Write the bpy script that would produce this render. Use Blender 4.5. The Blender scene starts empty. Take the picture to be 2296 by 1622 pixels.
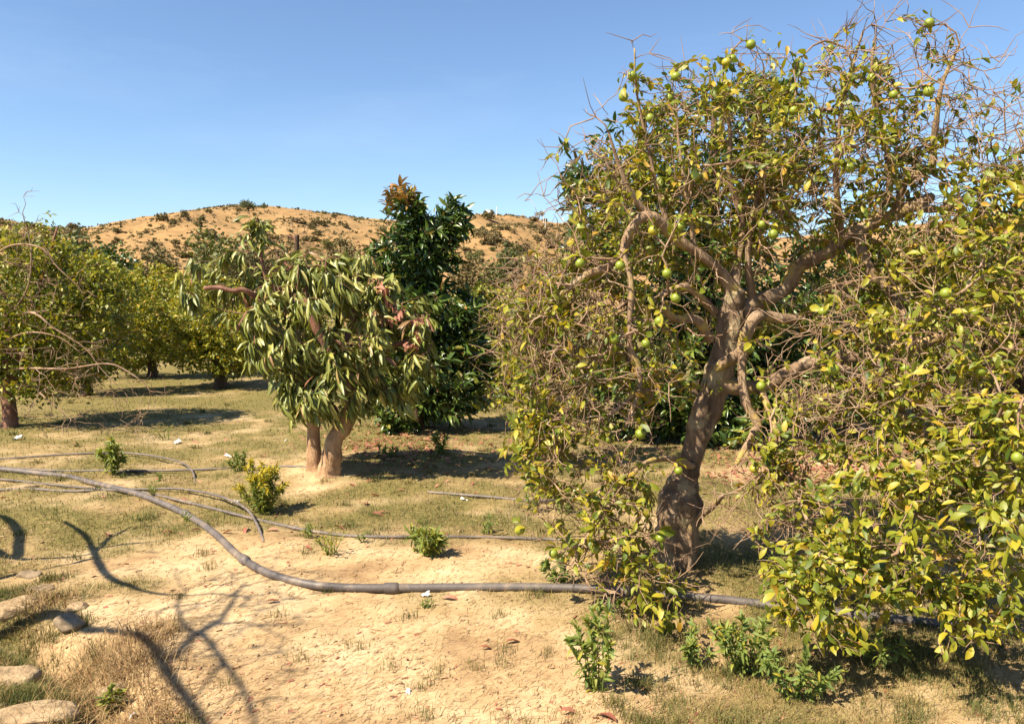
import bpy, math, random
import numpy as np
from mathutils import Vector, Matrix

random.seed(11)
rng = np.random.default_rng(11)
R = math.radians
scene = bpy.context.scene
C = scene.collection

# ------------------------------------------------------------------ camera, sky, sun, exposure
# reference frame used for measuring: 2295 x 1622
FPX, CX, CY, CAMZ, HORIZON = 1801.0, 1147.5, 811.0, 1.9, 680.0
PITCH = math.atan((CY - HORIZON) / FPX)
cam_d = bpy.data.cameras.new('camera'); cam = bpy.data.objects.new('camera', cam_d); C.objects.link(cam)
cam.location = (0, 0, CAMZ); cam.rotation_euler = (math.pi / 2 - PITCH, 0, 0)
cam_d.sensor_width = 36; cam_d.lens = 36 * FPX / 2295; cam_d.clip_start = 0.05; cam_d.clip_end = 9000
scene.camera = cam

SUN_EL, SUN_AZ = R(50), R(35)          # light travels towards +X and away from the camera
L = np.array([math.cos(SUN_EL) * math.cos(SUN_AZ), math.cos(SUN_EL) * math.sin(SUN_AZ), -math.sin(SUN_EL)])
world = bpy.data.worlds.new('World'); scene.world = world; world.use_nodes = True
wn = world.node_tree; bg = wn.nodes['Background']
sky = wn.nodes.new('ShaderNodeTexSky'); sky.sky_type = 'NISHITA'; sky.sun_disc = False
sky.sun_elevation = SUN_EL
sky.sun_rotation = math.atan2(-L[0], -L[1])
sky.air_density = 1.0; sky.dust_density = 0.2; sky.ozone_density = 3.0; sky.altitude = 200
wb = wn.nodes.new('ShaderNodeMix'); wb.data_type = 'RGBA'; wb.blend_type = 'MULTIPLY'; wb.inputs[0].default_value = 1.0; wb.inputs[7].default_value = (.93, .98, 1.03, 1)
wn.links.new(sky.outputs['Color'], wb.inputs[6]); wn.links.new(wb.outputs[2], bg.inputs['Color']); bg.inputs['Strength'].default_value = 0.072
wtc = wn.nodes.new('ShaderNodeTexCoord'); wmp = wn.nodes.new('ShaderNodeMapping'); wmp.inputs['Scale'].default_value = (1.2, 1.2, 5.0); wmp.inputs['Rotation'].default_value = (0, .12, .5)
wno = wn.nodes.new('ShaderNodeTexNoise'); wno.inputs['Scale'].default_value = 2.2; wno.inputs['Detail'].default_value = 7; wno.inputs['Roughness'].default_value = .6
wra = wn.nodes.new('ShaderNodeMapRange'); wra.inputs[1].default_value = .5; wra.inputs[2].default_value = .85; wra.inputs[3].default_value = 0; wra.inputs[4].default_value = .10
wmx = wn.nodes.new('ShaderNodeMix'); wmx.data_type = 'RGBA'; wmx.inputs[7].default_value = (6.5, 7.0, 7.6, 1)
for a_, b_ in ((wtc.outputs['Generated'], wmp.inputs['Vector']), (wmp.outputs['Vector'], wno.inputs['Vector']), (wno.outputs['Fac'], wra.inputs[0]), (wra.outputs[0], wmx.inputs[0]), (wb.outputs[2], wmx.inputs[6]), (wmx.outputs[2], bg.inputs['Color'])): wn.links.new(a_, b_)
sun_d = bpy.data.lights.new('sun', 'SUN'); sun = bpy.data.objects.new('sun', sun_d); C.objects.link(sun)
sun_d.energy = 5.0; sun_d.angle = R(0.53); sun_d.color = (1.0, 0.885, 0.69)
sun.rotation_euler = Vector((-L[0], -L[1], -L[2])).to_track_quat('Z', 'Y').to_euler()
sun.location = (-20, 0, 30)
scene.render.engine = 'CYCLES'
vs = scene.view_settings
vs.view_transform = 'Standard'; vs.look = 'None'; vs.gamma = 1.0; vs.use_curve_mapping = False; vs.exposure = 1.32
scene.cycles.max_bounces = 6; scene.cycles.transparent_max_bounces = 4
scene.cycles.diffuse_bounces = 3; scene.cycles.glossy_bounces = 2; scene.cycles.transmission_bounces = 3

# ------------------------------------------------------------------ measuring helpers
SP, CP = math.sin(PITCH), math.cos(PITCH)
def ray(u, v):
    a = (u - CX) / FPX; b = (CY - v) / FPX
    return np.array([a, CP + b * SP, -SP + b * CP])
def at(u, v, d):
    r = ray(u, v); return np.array([0, 0, CAMZ]) + r * (d / r[1])
def proj(P):
    P = np.atleast_2d(P); x, y, z = P[:, 0], P[:, 1], P[:, 2] - CAMZ
    f = y * CP - z * SP; up = y * SP + z * CP
    f = np.where(f < .05, .05, f)
    return CX + FPX * x / f, CY - FPX * up / f, f
def hash2(ix, iy, s):
    h = (ix.astype(np.int64) * 374761393 + iy.astype(np.int64) * 668265263 + s * 1274126177) & 0x7fffffff
    h = ((h ^ (h >> 13)) * 1274126177) & 0x7fffffff
    return ((h ^ (h >> 16)) & 0xffff) / 65535.0
def vnoise(x, y, s=0):
    x = np.asarray(x, float); y = np.asarray(y, float)
    ix = np.floor(x); iy = np.floor(y); fx = x - ix; fy = y - iy
    fx = fx * fx * (3 - 2 * fx); fy = fy * fy * (3 - 2 * fy)
    a = hash2(ix, iy, s); b = hash2(ix + 1, iy, s); c = hash2(ix, iy + 1, s); d = hash2(ix + 1, iy + 1, s)
    return (a * (1 - fx) + b * fx) * (1 - fy) + (c * (1 - fx) + d * fx) * fy
def fbm(x, y, s=0, o=4):
    t = 0; a = .5
    for k in range(o):
        t = t + a * vnoise(np.asarray(x) * 2 ** k, np.asarray(y) * 2 ** k, s + k * 17); a *= .5
    return t / (1 - .5 ** o)
def smooth(a, b, x):
    t = np.clip((np.asarray(x, float) - a) / (b - a), 0, 1); return t * t * (3 - 2 * t)
def seg_dist(x, y, pts):
    d = np.full(np.shape(x), 1e9)
    for (ax, ay), (bx, by) in zip(pts[:-1], pts[1:]):
        l2 = (bx - ax) ** 2 + (by - ay) ** 2
        t = np.clip(((x - ax) * (bx - ax) + (y - ay) * (by - ay)) / l2, 0, 1)
        d = np.minimum(d, np.hypot(x - ax - t * (bx - ax), y - ay - t * (by - ay)))
    return d
def flat(u, v):                       # a ground point on the level plane
    r = ray(u, v); t = -CAMZ / r[2]; return r * t + np.array([0, 0, CAMZ])
MOUND = flat(722, 1052)[:2]
CITRUS = flat(1508, 1300)[:2]
DITCH = [tuple(flat(*p)[:2]) for p in ((-260, 1330), (30, 1400), (150, 1465), (235, 1545), (300, 1640), (330, 1760))]
def gz(x, y):
    x = np.asarray(x, float); y = np.asarray(y, float)
    near = 1 - smooth(30, 60, np.hypot(x, y))
    z = (fbm(x * .5, y * .5, 3) - .5) * .14 * near + (fbm(x * 2.3, y * 2.3, 9) - .5) * .055 * near
    fine = 1 - smooth(9, 16, np.hypot(x, y))
    z = z + ((fbm(x * 8, y * 8, 31, 3) - .5) * .034 - .02 * np.clip(fbm(x * 3.1, y * 3.1, 37, 2) - .6, 0, 1) * 6 * .35) * fine
    z = z + .10 * np.exp(-((x - MOUND[0]) ** 2 + (y - MOUND[1]) ** 2) / .16)
    z = z + .07 * np.exp(-((x - CITRUS[0]) ** 2 + (y - CITRUS[1]) ** 2) / .3)
    z = z - .17 * np.exp(-(seg_dist(x, y, DITCH) / .16) ** 2)
    return z
def G(u, v):
    r = ray(u, v); z = 0.0
    for _ in range(6):
        t = (z - CAMZ) / r[2]; p = r * t; z = float(gz(p[0], p[1]))
    return np.array([p[0], p[1], z])

# ------------------------------------------------------------------ object helpers
def mesh_obj(name, verts, faces, mat, parent=None, smooth_shade=False, attr=None):
    """faces: list of index arrays, each k x 3 or k x 4"""
    me = bpy.data.meshes.new(name)
    verts = np.asarray(verts, np.float32).reshape(-1, 3)
    faces = [np.asarray(f, np.int32) for f in faces if len(f)]
    me.vertices.add(len(verts)); me.vertices.foreach_set('co', verts.ravel())
    loops = np.concatenate([f.ravel() for f in faces]); me.loops.add(len(loops)); me.loops.foreach_set('vertex_index', loops)
    tot = np.concatenate([np.full(len(f), f.shape[1], np.int32) for f in faces])
    me.polygons.add(len(tot)); st = np.zeros(len(tot), np.int32); st[1:] = np.cumsum(tot)[:-1]
    me.polygons.foreach_set('loop_start', st)
    if smooth_shade: me.polygons.foreach_set('use_smooth', np.ones(len(tot), bool))
    if attr is not None:
        for k, vals in attr.items():
            at_ = me.attributes.new(k, 'FLOAT', 'POINT'); at_.data.foreach_set('value', np.asarray(vals, np.float32))
    me.update(calc_edges=True); me.validate()
    me.materials.append(mat)
    o = bpy.data.objects.new(name, me); C.objects.link(o)
    if parent is not None: hang(o, parent)
    return o
def hang(o, parent):
    o.parent = parent; o.matrix_parent_inverse = Matrix.Translation(-parent.location)
def thing(name, label, cat, loc, group=None):
    o = bpy.data.objects.new(name, None); C.objects.link(o); o.location = Vector([float(c) for c in loc]); o.empty_display_size = .1
    return tag(o, label, cat, group)
def tag(o, label, cat=None, group=None, kind=None):
    if label: o['label'] = label
    if cat: o['category'] = cat
    if group: o['group'] = group
    if kind: o['kind'] = kind
    return o
def nrm(a): return a / np.maximum(np.linalg.norm(a, axis=-1, keepdims=True), 1e-9)

# ------------------------------------------------------------------ materials
def new_mat(name):
    m = bpy.data.materials.new(name); m.use_nodes = True
    nt = m.node_tree; return m, nt, nt.nodes['Principled BSDF'], nt.nodes['Material Output']
def ramp(nt, stops, fac):
    r = nt.nodes.new('ShaderNodeValToRGB'); el = r.color_ramp.elements
    while len(el) > 1: el.remove(el[-1])
    el[0].position = stops[0][0]; el[0].color = (*stops[0][1], 1)
    for p, c in stops[1:]:
        e = el.new(p); e.color = (*c, 1)
    if fac is not None: nt.links.new(fac, r.inputs['Fac'])
    return r
def noise(nt, scale, detail=4, rough=.55, coord=None, stretch=None):
    n = nt.nodes.new('ShaderNodeTexNoise'); n.inputs['Scale'].default_value = scale; n.inputs['Detail'].default_value = detail; n.inputs['Roughness'].default_value = rough
    tc = nt.nodes.new('ShaderNodeTexCoord'); src = tc.outputs[coord or 'Object']
    if stretch:
        mp = nt.nodes.new('ShaderNodeMapping'); mp.inputs['Scale'].default_value = stretch; nt.links.new(src, mp.inputs['Vector']); src = mp.outputs['Vector']
    nt.links.new(src, n.inputs['Vector']); return n
def mixc(nt, fac, a, b, mode='MIX'):
    m = nt.nodes.new('ShaderNodeMix'); m.data_type = 'RGBA'; m.blend_type = mode
    for s, i in ((fac, 0), (a, 6), (b, 7)):
        if isinstance(s, (int, float)): m.inputs[i].default_value = s
        elif isinstance(s, tuple): m.inputs[i].default_value = (*s, 1)
        else: nt.links.new(s, m.inputs[i])
    return m.outputs[2]
def bump(nt, bsdf, h, strength, dist):
    b = nt.nodes.new('ShaderNodeBump'); b.inputs['Strength'].default_value = strength; b.inputs['Distance'].default_value = dist
    nt.links.new(h, b.inputs['Height']); nt.links.new(b.outputs['Normal'], bsdf.inputs['Normal'])
def attr_node(nt, name):
    a = nt.nodes.new('ShaderNodeAttribute'); a.attribute_name = name; return a.outputs['Fac']
def leaf_mat(name, stops, rough=.42, trans=.28, trans_col=None, spec=.5):
    m, nt, b, out = new_mat(name)
    r = ramp(nt, stops, attr_node(nt, 'tint'))
    n = noise(nt, 60, 2); col = mixc(nt, .35, r.outputs['Color'], n.outputs['Color'], 'SOFT_LIGHT')
    nt.links.new(col, b.inputs['Base Color']); b.inputs['Roughness'].default_value = rough
    b.inputs['Specular IOR Level'].default_value = spec
    t = nt.nodes.new('ShaderNodeBsdfTranslucent')
    tc = mixc(nt, 1.0, col, trans_col or (1.0, 1.0, .5), 'MULTIPLY'); nt.links.new(tc, t.inputs['Color'])
    mx = nt.nodes.new('ShaderNodeMixShader'); mx.inputs['Fac'].default_value = trans
    nt.links.new(b.outputs['BSDF'], mx.inputs[1]); nt.links.new(t.outputs['BSDF'], mx.inputs[2]); nt.links.new(mx.outputs['Shader'], out.inputs['Surface'])
    return m
def bark_mat(name, dark, mid, light, lichen=None, scale=9, stretch=(1, 1, .35), bstr=.7, bdist=.02):
    m, nt, b, out = new_mat(name)
    n = noise(nt, scale, 6, .65, stretch=stretch)
    r = ramp(nt, [(.28, dark), (.5, mid), (.72, light)], n.outputs['Fac']); col = r.outputs['Color']
    if lichen:
        n2 = noise(nt, 7, 5, .6); r2 = ramp(nt, [(.52, (0, 0, 0)), (.62, (1, 1, 1))], n2.outputs['Fac'])
        col = mixc(nt, r2.outputs['Color'], col, lichen)
    nt.links.new(col, b.inputs['Base Color']); b.inputs['Roughness'].default_value = .9; b.inputs['Specular IOR Level'].default_value = .2
    n3 = noise(nt, scale * 4, 5, .6, stretch=stretch)
    ad = nt.nodes.new('ShaderNodeMath'); ad.operation = 'MULTIPLY_ADD'; ad.inputs[1].default_value = .5
    nt.links.new(n3.outputs['Fac'], ad.inputs[0]); nt.links.new(n.outputs['Fac'], ad.inputs[2])
    bump(nt, b, ad.outputs[0], bstr, bdist)
    return m
def plain_mat(name, stops, scale, rough=.85, bstr=.4, bdist=.01, spec=.2, detail=5):
    m, nt, b, out = new_mat(name)
    n = noise(nt, scale, detail, .6); r = ramp(nt, stops, n.outputs['Fac']); nt.links.new(r.outputs['Color'], b.inputs['Base Color'])
    b.inputs['Roughness'].default_value = rough; b.inputs['Specular IOR Level'].default_value = spec
    if bstr: bump(nt, b, n.outputs['Fac'], bstr, bdist)
    return m

M = {}
M['citrus_leaf'] = leaf_mat('citrus_leaf', [(0, (.045, .08, .010)), (.35, (.11, .145, .012)), (.65, (.265, .265, .020)), (.92, (.40, .32, .024)), (1, (.42, .25, .03))], .5, .34)
M['mango_leaf'] = leaf_mat('mango_leaf', [(0, (.065, .095, .022)), (.5, (.19, .21, .042)), (.8, (.32, .31, .075)), (.93, (.30, .22, .07)), (1, (.24, .11, .06))], .42, .22)
M['dead_leaf'] = leaf_mat('dead_leaf', [(0, (.20, .07, .04)), (.5, (.33, .125, .075)), (1, (.42, .21, .12))], .7, .15, (1, .6, .4))
M['dark_leaf'] = leaf_mat('dark_leaf', [(0, (.02, .045, .009)), (.5, (.06, .105, .018)), (.8, (.14, .18, .03)), (.9, (.24, .17, .035)), (1, (.36, .15, .045))], .32, .15)
M['far_leaf'] = leaf_mat('far_leaf', [(0, (.05, .065, .018)), (.5, (.10, .115, .025)), (.8, (.18, .17, .03)), (1, (.25, .19, .06))], .6, .2)
M['scrub_leaf'] = leaf_mat('scrub_leaf', [(0, (.065, .065, .026)), (.4, (.115, .10, .042)), (.7, (.17, .13, .055)), (1, (.22, .15, .07))], .8, .1, spec=.2)
M['weed_leaf'] = leaf_mat('weed_leaf', [(0, (.08, .13, .025)), (.5, (.17, .22, .04)), (.8, (.28, .28, .045)), (1, (.46, .36, .02))], .6, .35)
M['grass'] = leaf_mat('grass', [(0, (.05, .07, .018)), (.35, (.095, .105, .028)), (.65, (.195, .155, .052)), (1, (.34, .24, .10))], .8, .15, spec=.2)
M['straw'] = leaf_mat('straw', [(0, (.13, .068, .03)), (.5, (.30, .19, .085)), (1, (.44, .32, .165))], .8, .1, spec=.2)
M['citrus_bark'] = bark_mat('citrus_bark', (.10, .062, .038), (.24, .16, .10), (.38, .28, .185), (.36, .26, .085))
M['citrus_trunk'] = bark_mat('citrus_trunk', (.06, .038, .023), (.20, .135, .086), (.36, .27, .18), (.34, .27, .16), stretch=(1, 1, .22), bstr=.9, bdist=.04)
M['twig'] = plain_mat('twig', [(.3, (.12, .068, .042)), (.5, (.25, .16, .10)), (.7, (.37, .265, .19))], 6, .9, 0)
M['mango_bark'] = bark_mat('mango_bark', (.17, .095, .05), (.35, .215, .118), (.48, .325, .195), None, 13, (1, 1, .45), .8, .02)
M['red_bark'] = bark_mat('red_bark', (.10, .045, .03), (.20, .10, .065), (.32, .19, .13), None, 8, (1, 1, .4))
M['dark_bark'] = bark_mat('dark_bark', (.03, .02, .014), (.08, .05, .033), (.14, .095, .065), None, 9)
M['stone'] = plain_mat('stone', [(.25, (.15, .10, .055)), (.5, (.30, .21, .12)), (.8, (.42, .31, .19))], 14, .9, .9, .03)
M['grey_stone'] = plain_mat('grey_stone', [(.25, (.12, .088, .055)), (.5, (.21, .155, .10)), (.8, (.31, .24, .16))], 16, .9, .6, .02)
M['litter'] = plain_mat('litter', [(.3, (.6, .58, .53)), (.7, (.8, .78, .74))], 20, .6, .3)
M['white_wall'] = plain_mat('white_wall', [(.3, (.72, .70, .66)), (.7, (.8, .78, .74))], 1, .7, 0)
def hose_mat(name, a, b_, c):
    m, nt, b, out = new_mat(name)
    n = noise(nt, 5, 6, .7); r = ramp(nt, [(.3, a), (.5, b_), (.68, c)], n.outputs['Fac']); nt.links.new(r.outputs['Color'], b.inputs['Base Color'])
    b.inputs['Roughness'].default_value = .55; b.inputs['Specular IOR Level'].default_value = .4
    bump(nt, b, noise(nt, 60, 3).outputs['Fac'], .25, .004); return m
M['hose'] = hose_mat('hose', (.065, .053, .048), (.105, .088, .080), (.22, .165, .12))
M['thin_hose'] = hose_mat('thin_hose', (.08, .064, .055), (.125, .102, .09), (.22, .17, .125))
def fruit_mat(name, a, b_, c):
    m, nt, b, out = new_mat(name)
    n = noise(nt, 14, 3); r = ramp(nt, [(.3, a), (.5, b_), (.75, c)], n.outputs['Fac']); nt.links.new(r.outputs['Color'], b.inputs['Base Color'])
    b.inputs['Roughness'].default_value = .38; bump(nt, b, noise(nt, 260, 1).outputs['Fac'], .25, .002); return m
M['fruit'] = fruit_mat('fruit', (.12, .17, .015), (.19, .235, .02), (.30, .30, .03))
M['yellow_fruit'] = fruit_mat('yellow_fruit', (.20, .22, .02), (.32, .28, .022), (.45, .33, .03))
M['orange_fruit'] = fruit_mat('orange_fruit', (.35, .07, .02), (.40, .09, .02), (.42, .12, .03))

# ground
m, nt, b, out = new_mat('ground_soil'); M['ground'] = m
g = attr_node(nt, 'grass')
n1 = noise(nt, 1.3, 8, .62); n2 = noise(nt, 26, 7, .72); n3 = noise(nt, 150, 3, .7)
soil = ramp(nt, [(.28, (.22, .132, .066)), (.46, (.40, .272, .145)), (.66, (.53, .39, .235))], n1.outputs['Fac']).outputs['Color']
soil = mixc(nt, .55, soil, n2.outputs['Fac'], 'SOFT_LIGHT'); soil = mixc(nt, .35, soil, n3.outputs['Fac'], 'OVERLAY')
turf = ramp(nt, [(.3, (.085, .073, .024)), (.5, (.148, .124, .042)), (.7, (.27, .195, .08))], n2.outputs['Fac']).outputs['Color']
ad = nt.nodes.new('ShaderNodeMath'); ad.operation = 'MULTIPLY_ADD'; ad.inputs[1].default_value = .9; ad.inputs[2].default_value = -.45
nt.links.new(n2.outputs['Fac'], ad.inputs[0])
ad2 = nt.nodes.new('ShaderNodeMath'); ad2.operation = 'ADD'; nt.links.new(ad.outputs[0], ad2.inputs[0]); nt.links.new(g, ad2.inputs[1])
mk = ramp(nt, [(.12, (0, 0, 0)), (.88, (1, 1, 1))], ad2.outputs[0]).outputs['Color']
nt.links.new(mixc(nt, mk, soil, turf), b.inputs['Base Color'])
b.inputs['Roughness'].default_value = .95; b.inputs['Specular IOR Level'].default_value = .1
ad3 = nt.nodes.new('ShaderNodeMath'); ad3.operation = 'MULTIPLY_ADD'; ad3.inputs[1].default_value = .35
nt.links.new(n3.outputs['Fac'], ad3.inputs[0]); nt.links.new(n2.outputs['Fac'], ad3.inputs[2])
bump(nt, b, ad3.outputs[0], .55, .02)

# hillside
m, nt, b, out = new_mat('hill_soil'); M['hill'] = m
n1 = noise(nt, .02, 8, .6); n2 = noise(nt, .25, 5, .65)
c1 = ramp(nt, [(.3, (.20, .115, .05)), (.5, (.30, .18, .078)), (.7, (.38, .24, .11))], n1.outputs['Fac']).outputs['Color']
c2 = ramp(nt, [(.40, (.11, .078, .034)), (.52, (.26, .16, .07)), (.7, (.36, .23, .105))], n2.outputs['Fac']).outputs['Color']
nt.links.new(mixc(nt, .45, c1, c2), b.inputs['Base Color']); b.inputs['Roughness'].default_value = .95; b.inputs['Specular IOR Level'].default_value = .1
bump(nt, b, n2.outputs['Fac'], .6, .6)

# ------------------------------------------------------------------ geometry batches
def catmull(pts, n):
    P = np.asarray(pts, float); P = np.vstack([2 * P[0] - P[1], P, 2 * P[-1] - P[-2]])
    out = []
    for i in range(1, len(P) - 2):
        p0, p1, p2, p3 = P[i - 1:i + 3]
        for t in np.arange(n) / n:
            out.append(.5 * (2 * p1 + (p2 - p0) * t + (2 * p0 - 5 * p1 + 4 * p2 - p3) * t * t + (3 * p1 - p0 - 3 * p2 + p3) * t ** 3))
    out.append(P[-2]); return np.array(out)
def frames(P):
    T = nrm(np.gradient(P, axis=-2)); mean = nrm(T.mean(-2))
    ref = np.where(np.abs(mean[..., 2:3]) > .75, np.array([1.0, .23, 0]), np.array([.1, .05, 1.0]))
    U = nrm(np.cross(T, ref[..., None, :])); V = np.cross(T, U); return T, U, V
def tubes(paths, radii, sides=4):
    """many thin tubes -> verts, quads"""
    by = {}
    for p, r in zip(paths, radii): by.setdefault(len(p), []).append((p, r))
    VS, FS, off = [], [], 0
    ang = np.arange(sides) * 2 * np.pi / sides
    for n, lst in by.items():
        P = np.array([a for a, _ in lst]); Rr = np.array([b_ for _, b_ in lst]); k = len(P)
        T, U, V = frames(P)
        ring = P[:, :, None] + Rr[:, :, None, None] * (np.cos(ang)[None, None, :, None] * U[:, :, None] + np.sin(ang)[None, None, :, None] * V[:, :, None])
        VS.append(ring.reshape(-1, 3))
        base = off + (np.arange(k) * n * sides)[:, None, None] + (np.arange(n - 1) * sides)[None, :, None]
        s = np.arange(sides)[None, None]; s2 = (s + 1) % sides
        FS.append(np.stack([base + s, base + s2, base + s2 + sides, base + s + sides], -1).reshape(-1, 4)); off += k * n * sides
    return np.concatenate(VS), np.concatenate(FS)
def gnarl(pts, sides=14, step=6, amp=.12, seed=0, cap=True):
    """one thick limb or trunk from (x,y,z,r) rows, uneven in section and girth, both ends closed"""
    Q = catmull(pts, step); r_ = np.random.default_rng(seed)
    if cap:
        d = nrm((Q[-1, :3] - Q[-2, :3])[None])[0]; e = Q[-1].copy(); e[:3] += d * e[3] * .35; e[3] *= .55; e2 = e.copy(); e2[:3] += d * .004; e2[3] = .001
        Q = np.vstack([Q, e, e2])
    P, rad = Q[:, :3], Q[:, 3]
    T, U, V = frames(P[None]); U, V = U[0], V[0]
    ang = np.arange(sides) * 2 * np.pi / sides; s = np.linspace(0, 1, len(P))[:, None] * len(P) * .12
    w = np.zeros((len(P), sides))
    for m_ in (1, 2, 3, 4, 5):
        w += r_.uniform(.4, 1) / m_ ** .6 * np.cos(m_ * ang[None] + r_.uniform(0, 6.28) + np.sin(s * r_.uniform(.4, 1.5) + r_.uniform(0, 6)) * 1.6)
    w += .5 * np.sin(s * 3.1 + r_.uniform(0, 6)) + .35 * np.sin(s * 7.3 + r_.uniform(0, 6)) + r_.normal(0, .22, w.shape)
    rr = rad[:, None] * (1 + amp * w)
    ring = P[:, None] + rr[..., None] * (np.cos(ang)[None, :, None] * U[:, None] + np.sin(ang)[None, :, None] * V[:, None])
    n = len(P); base = (np.arange(n - 1) * sides)[:, None]; a = np.arange(sides)[None]; a2 = (a + 1) % sides
    return ring.reshape(-1, 3), np.stack([base + a, base + a2, base + a2 + sides, base + a + sides], -1).reshape(-1, 4)

def leaf_template(kind):
    if kind == 'citrus':   # rows of (t, half width, droop)
        rows = [(0, .03, 0), (.25, .75, .03), (.55, 1.0, .0), (.82, .6, -.07), (1, 0.0, -.15)]
    elif kind == 'long':
        rows = [(0, .08, 0), (.2, .7, .02), (.5, 1.0, -.02), (.8, .62, -.12), (1, 0.0, -.24)]
    elif kind == 'small':
        rows = [(0, .0, 0), (.45, 1.0, .02), (1, 0, -.08)]
    V, F, idx = [], [], []
    for t, w, z in rows:
        if w == 0: V.append((0, t, z)); idx.append((len(V) - 1,))
        else:
            V += [(-w, t, z + .16 * w * .5), (0, t, z), (w, t, z + .16 * w * .5)]; idx.append((len(V) - 3, len(V) - 2, len(V) - 1))
    T3, T4 = [], []
    for a, b_ in zip(idx[:-1], idx[1:]):
        if len(a) == 3 and len(b_) == 3: T4 += [(a[0], a[1], b_[1], b_[0]), (a[1], a[2], b_[2], b_[1])]
        elif len(a) == 3: T3 += [(a[0], a[1], b_[0]), (a[1], a[2], b_[0])]
        else: T3 += [(a[0], b_[1], b_[0]), (a[0], b_[2], b_[1])]
    return np.array(V, float), np.array(T3, int).reshape(-1, 3), np.array(T4, int).reshape(-1, 4)
TPL = {k: leaf_template(k) for k in ('citrus', 'long', 'small')}
class Leaves:
    def __init__(s): s.p, s.d, s.n, s.l, s.w, s.t = [], [], [], [], [], []
    def add(s, p, d, n, l, w, t):
        k = len(p); s.p.append(p); s.d.append(d); s.n.append(n); s.l.append(np.broadcast_to(l, k)); s.w.append(np.broadcast_to(w, k)); s.t.append(np.broadcast_to(t, k))
    def arrays(s):
        p, d, n = (np.concatenate(x) for x in (s.p, s.d, s.n)); l, w, t = (np.concatenate(x) for x in (s.l, s.w, s.t))
        d = nrm(d); sd = nrm(np.cross(d, n)); n = np.cross(sd, d); return p, d, n, sd, l, w, t
def leaf_mesh(name, arr, tpl, mat, parent):
    p, d, n, sd, l, w, t = arr; V, T3, T4 = TPL[tpl]; k, q = len(p), len(V)
    curl = rng.uniform(.3, 1.8, k)
    X = p[:, None] + V[None, :, 0, None] * (w / 2)[:, None, None] * sd[:, None] + V[None, :, 1, None] * l[:, None, None] * d[:, None] + V[None, :, 2, None] * (l * curl)[:, None, None] * n[:, None]
    off = (np.arange(k) * q)[:, None, None]
    fs = []
    if len(T3): fs.append((off + T3[None]).reshape(-1, 3))
    if len(T4): fs.append((off + T4[None]).reshape(-1, 4))
    return mesh_obj(name, X.reshape(-1, 3), fs, mat, parent, True, {'tint': np.repeat(t, q)})
def split_leaves(arr, keep=300, lo=(0, 0), hi=(2295, 1622)):
    """index of the leaves that show largest inside the frame"""
    p, l = arr[0], arr[4]; u, v, f = proj(p)
    score = np.where((u > lo[0]) & (u < hi[0]) & (v > lo[1]) & (v < hi[1]), l / f, 0)
    big = np.argsort(-score)[:keep]; mask = np.zeros(len(p), bool); mask[big] = True; return mask
_leafdata = {}
def leaf_objects(arr, mask, tpl, mat, parent, name='leaf'):
    p, d, n, sd, l, w, t = (a[mask] for a in arr); V, T3, T4 = TPL[tpl]
    for i in range(len(p)):
        key = (tpl, mat.name, int(t[i] * 9.99), i % 3)
        if key not in _leafdata:
            V2 = V.copy(); V2[:, 2] *= (.5, 1.0, 1.7)[key[3]]
            o = mesh_obj(name, V2, [f for f in (T3, T4) if len(f)], mat, None, True, {'tint': np.full(len(V), (key[2] + .5) / 10)})
            _leafdata[key] = o.data; 
        else:
            o = bpy.data.objects.new(name, _leafdata[key]); C.objects.link(o)
        o.parent = parent
        m4 = Matrix.Identity(4)
        for r in range(3):
            m4[r][0] = sd[i][r] * w[i] / 2; m4[r][1] = d[i][r] * l[i]; m4[r][2] = n[i][r] * l[i]; m4[r][3] = p[i][r]
        o.matrix_parent_inverse = Matrix.Translation(-parent.location); o.matrix_basis = m4

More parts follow.
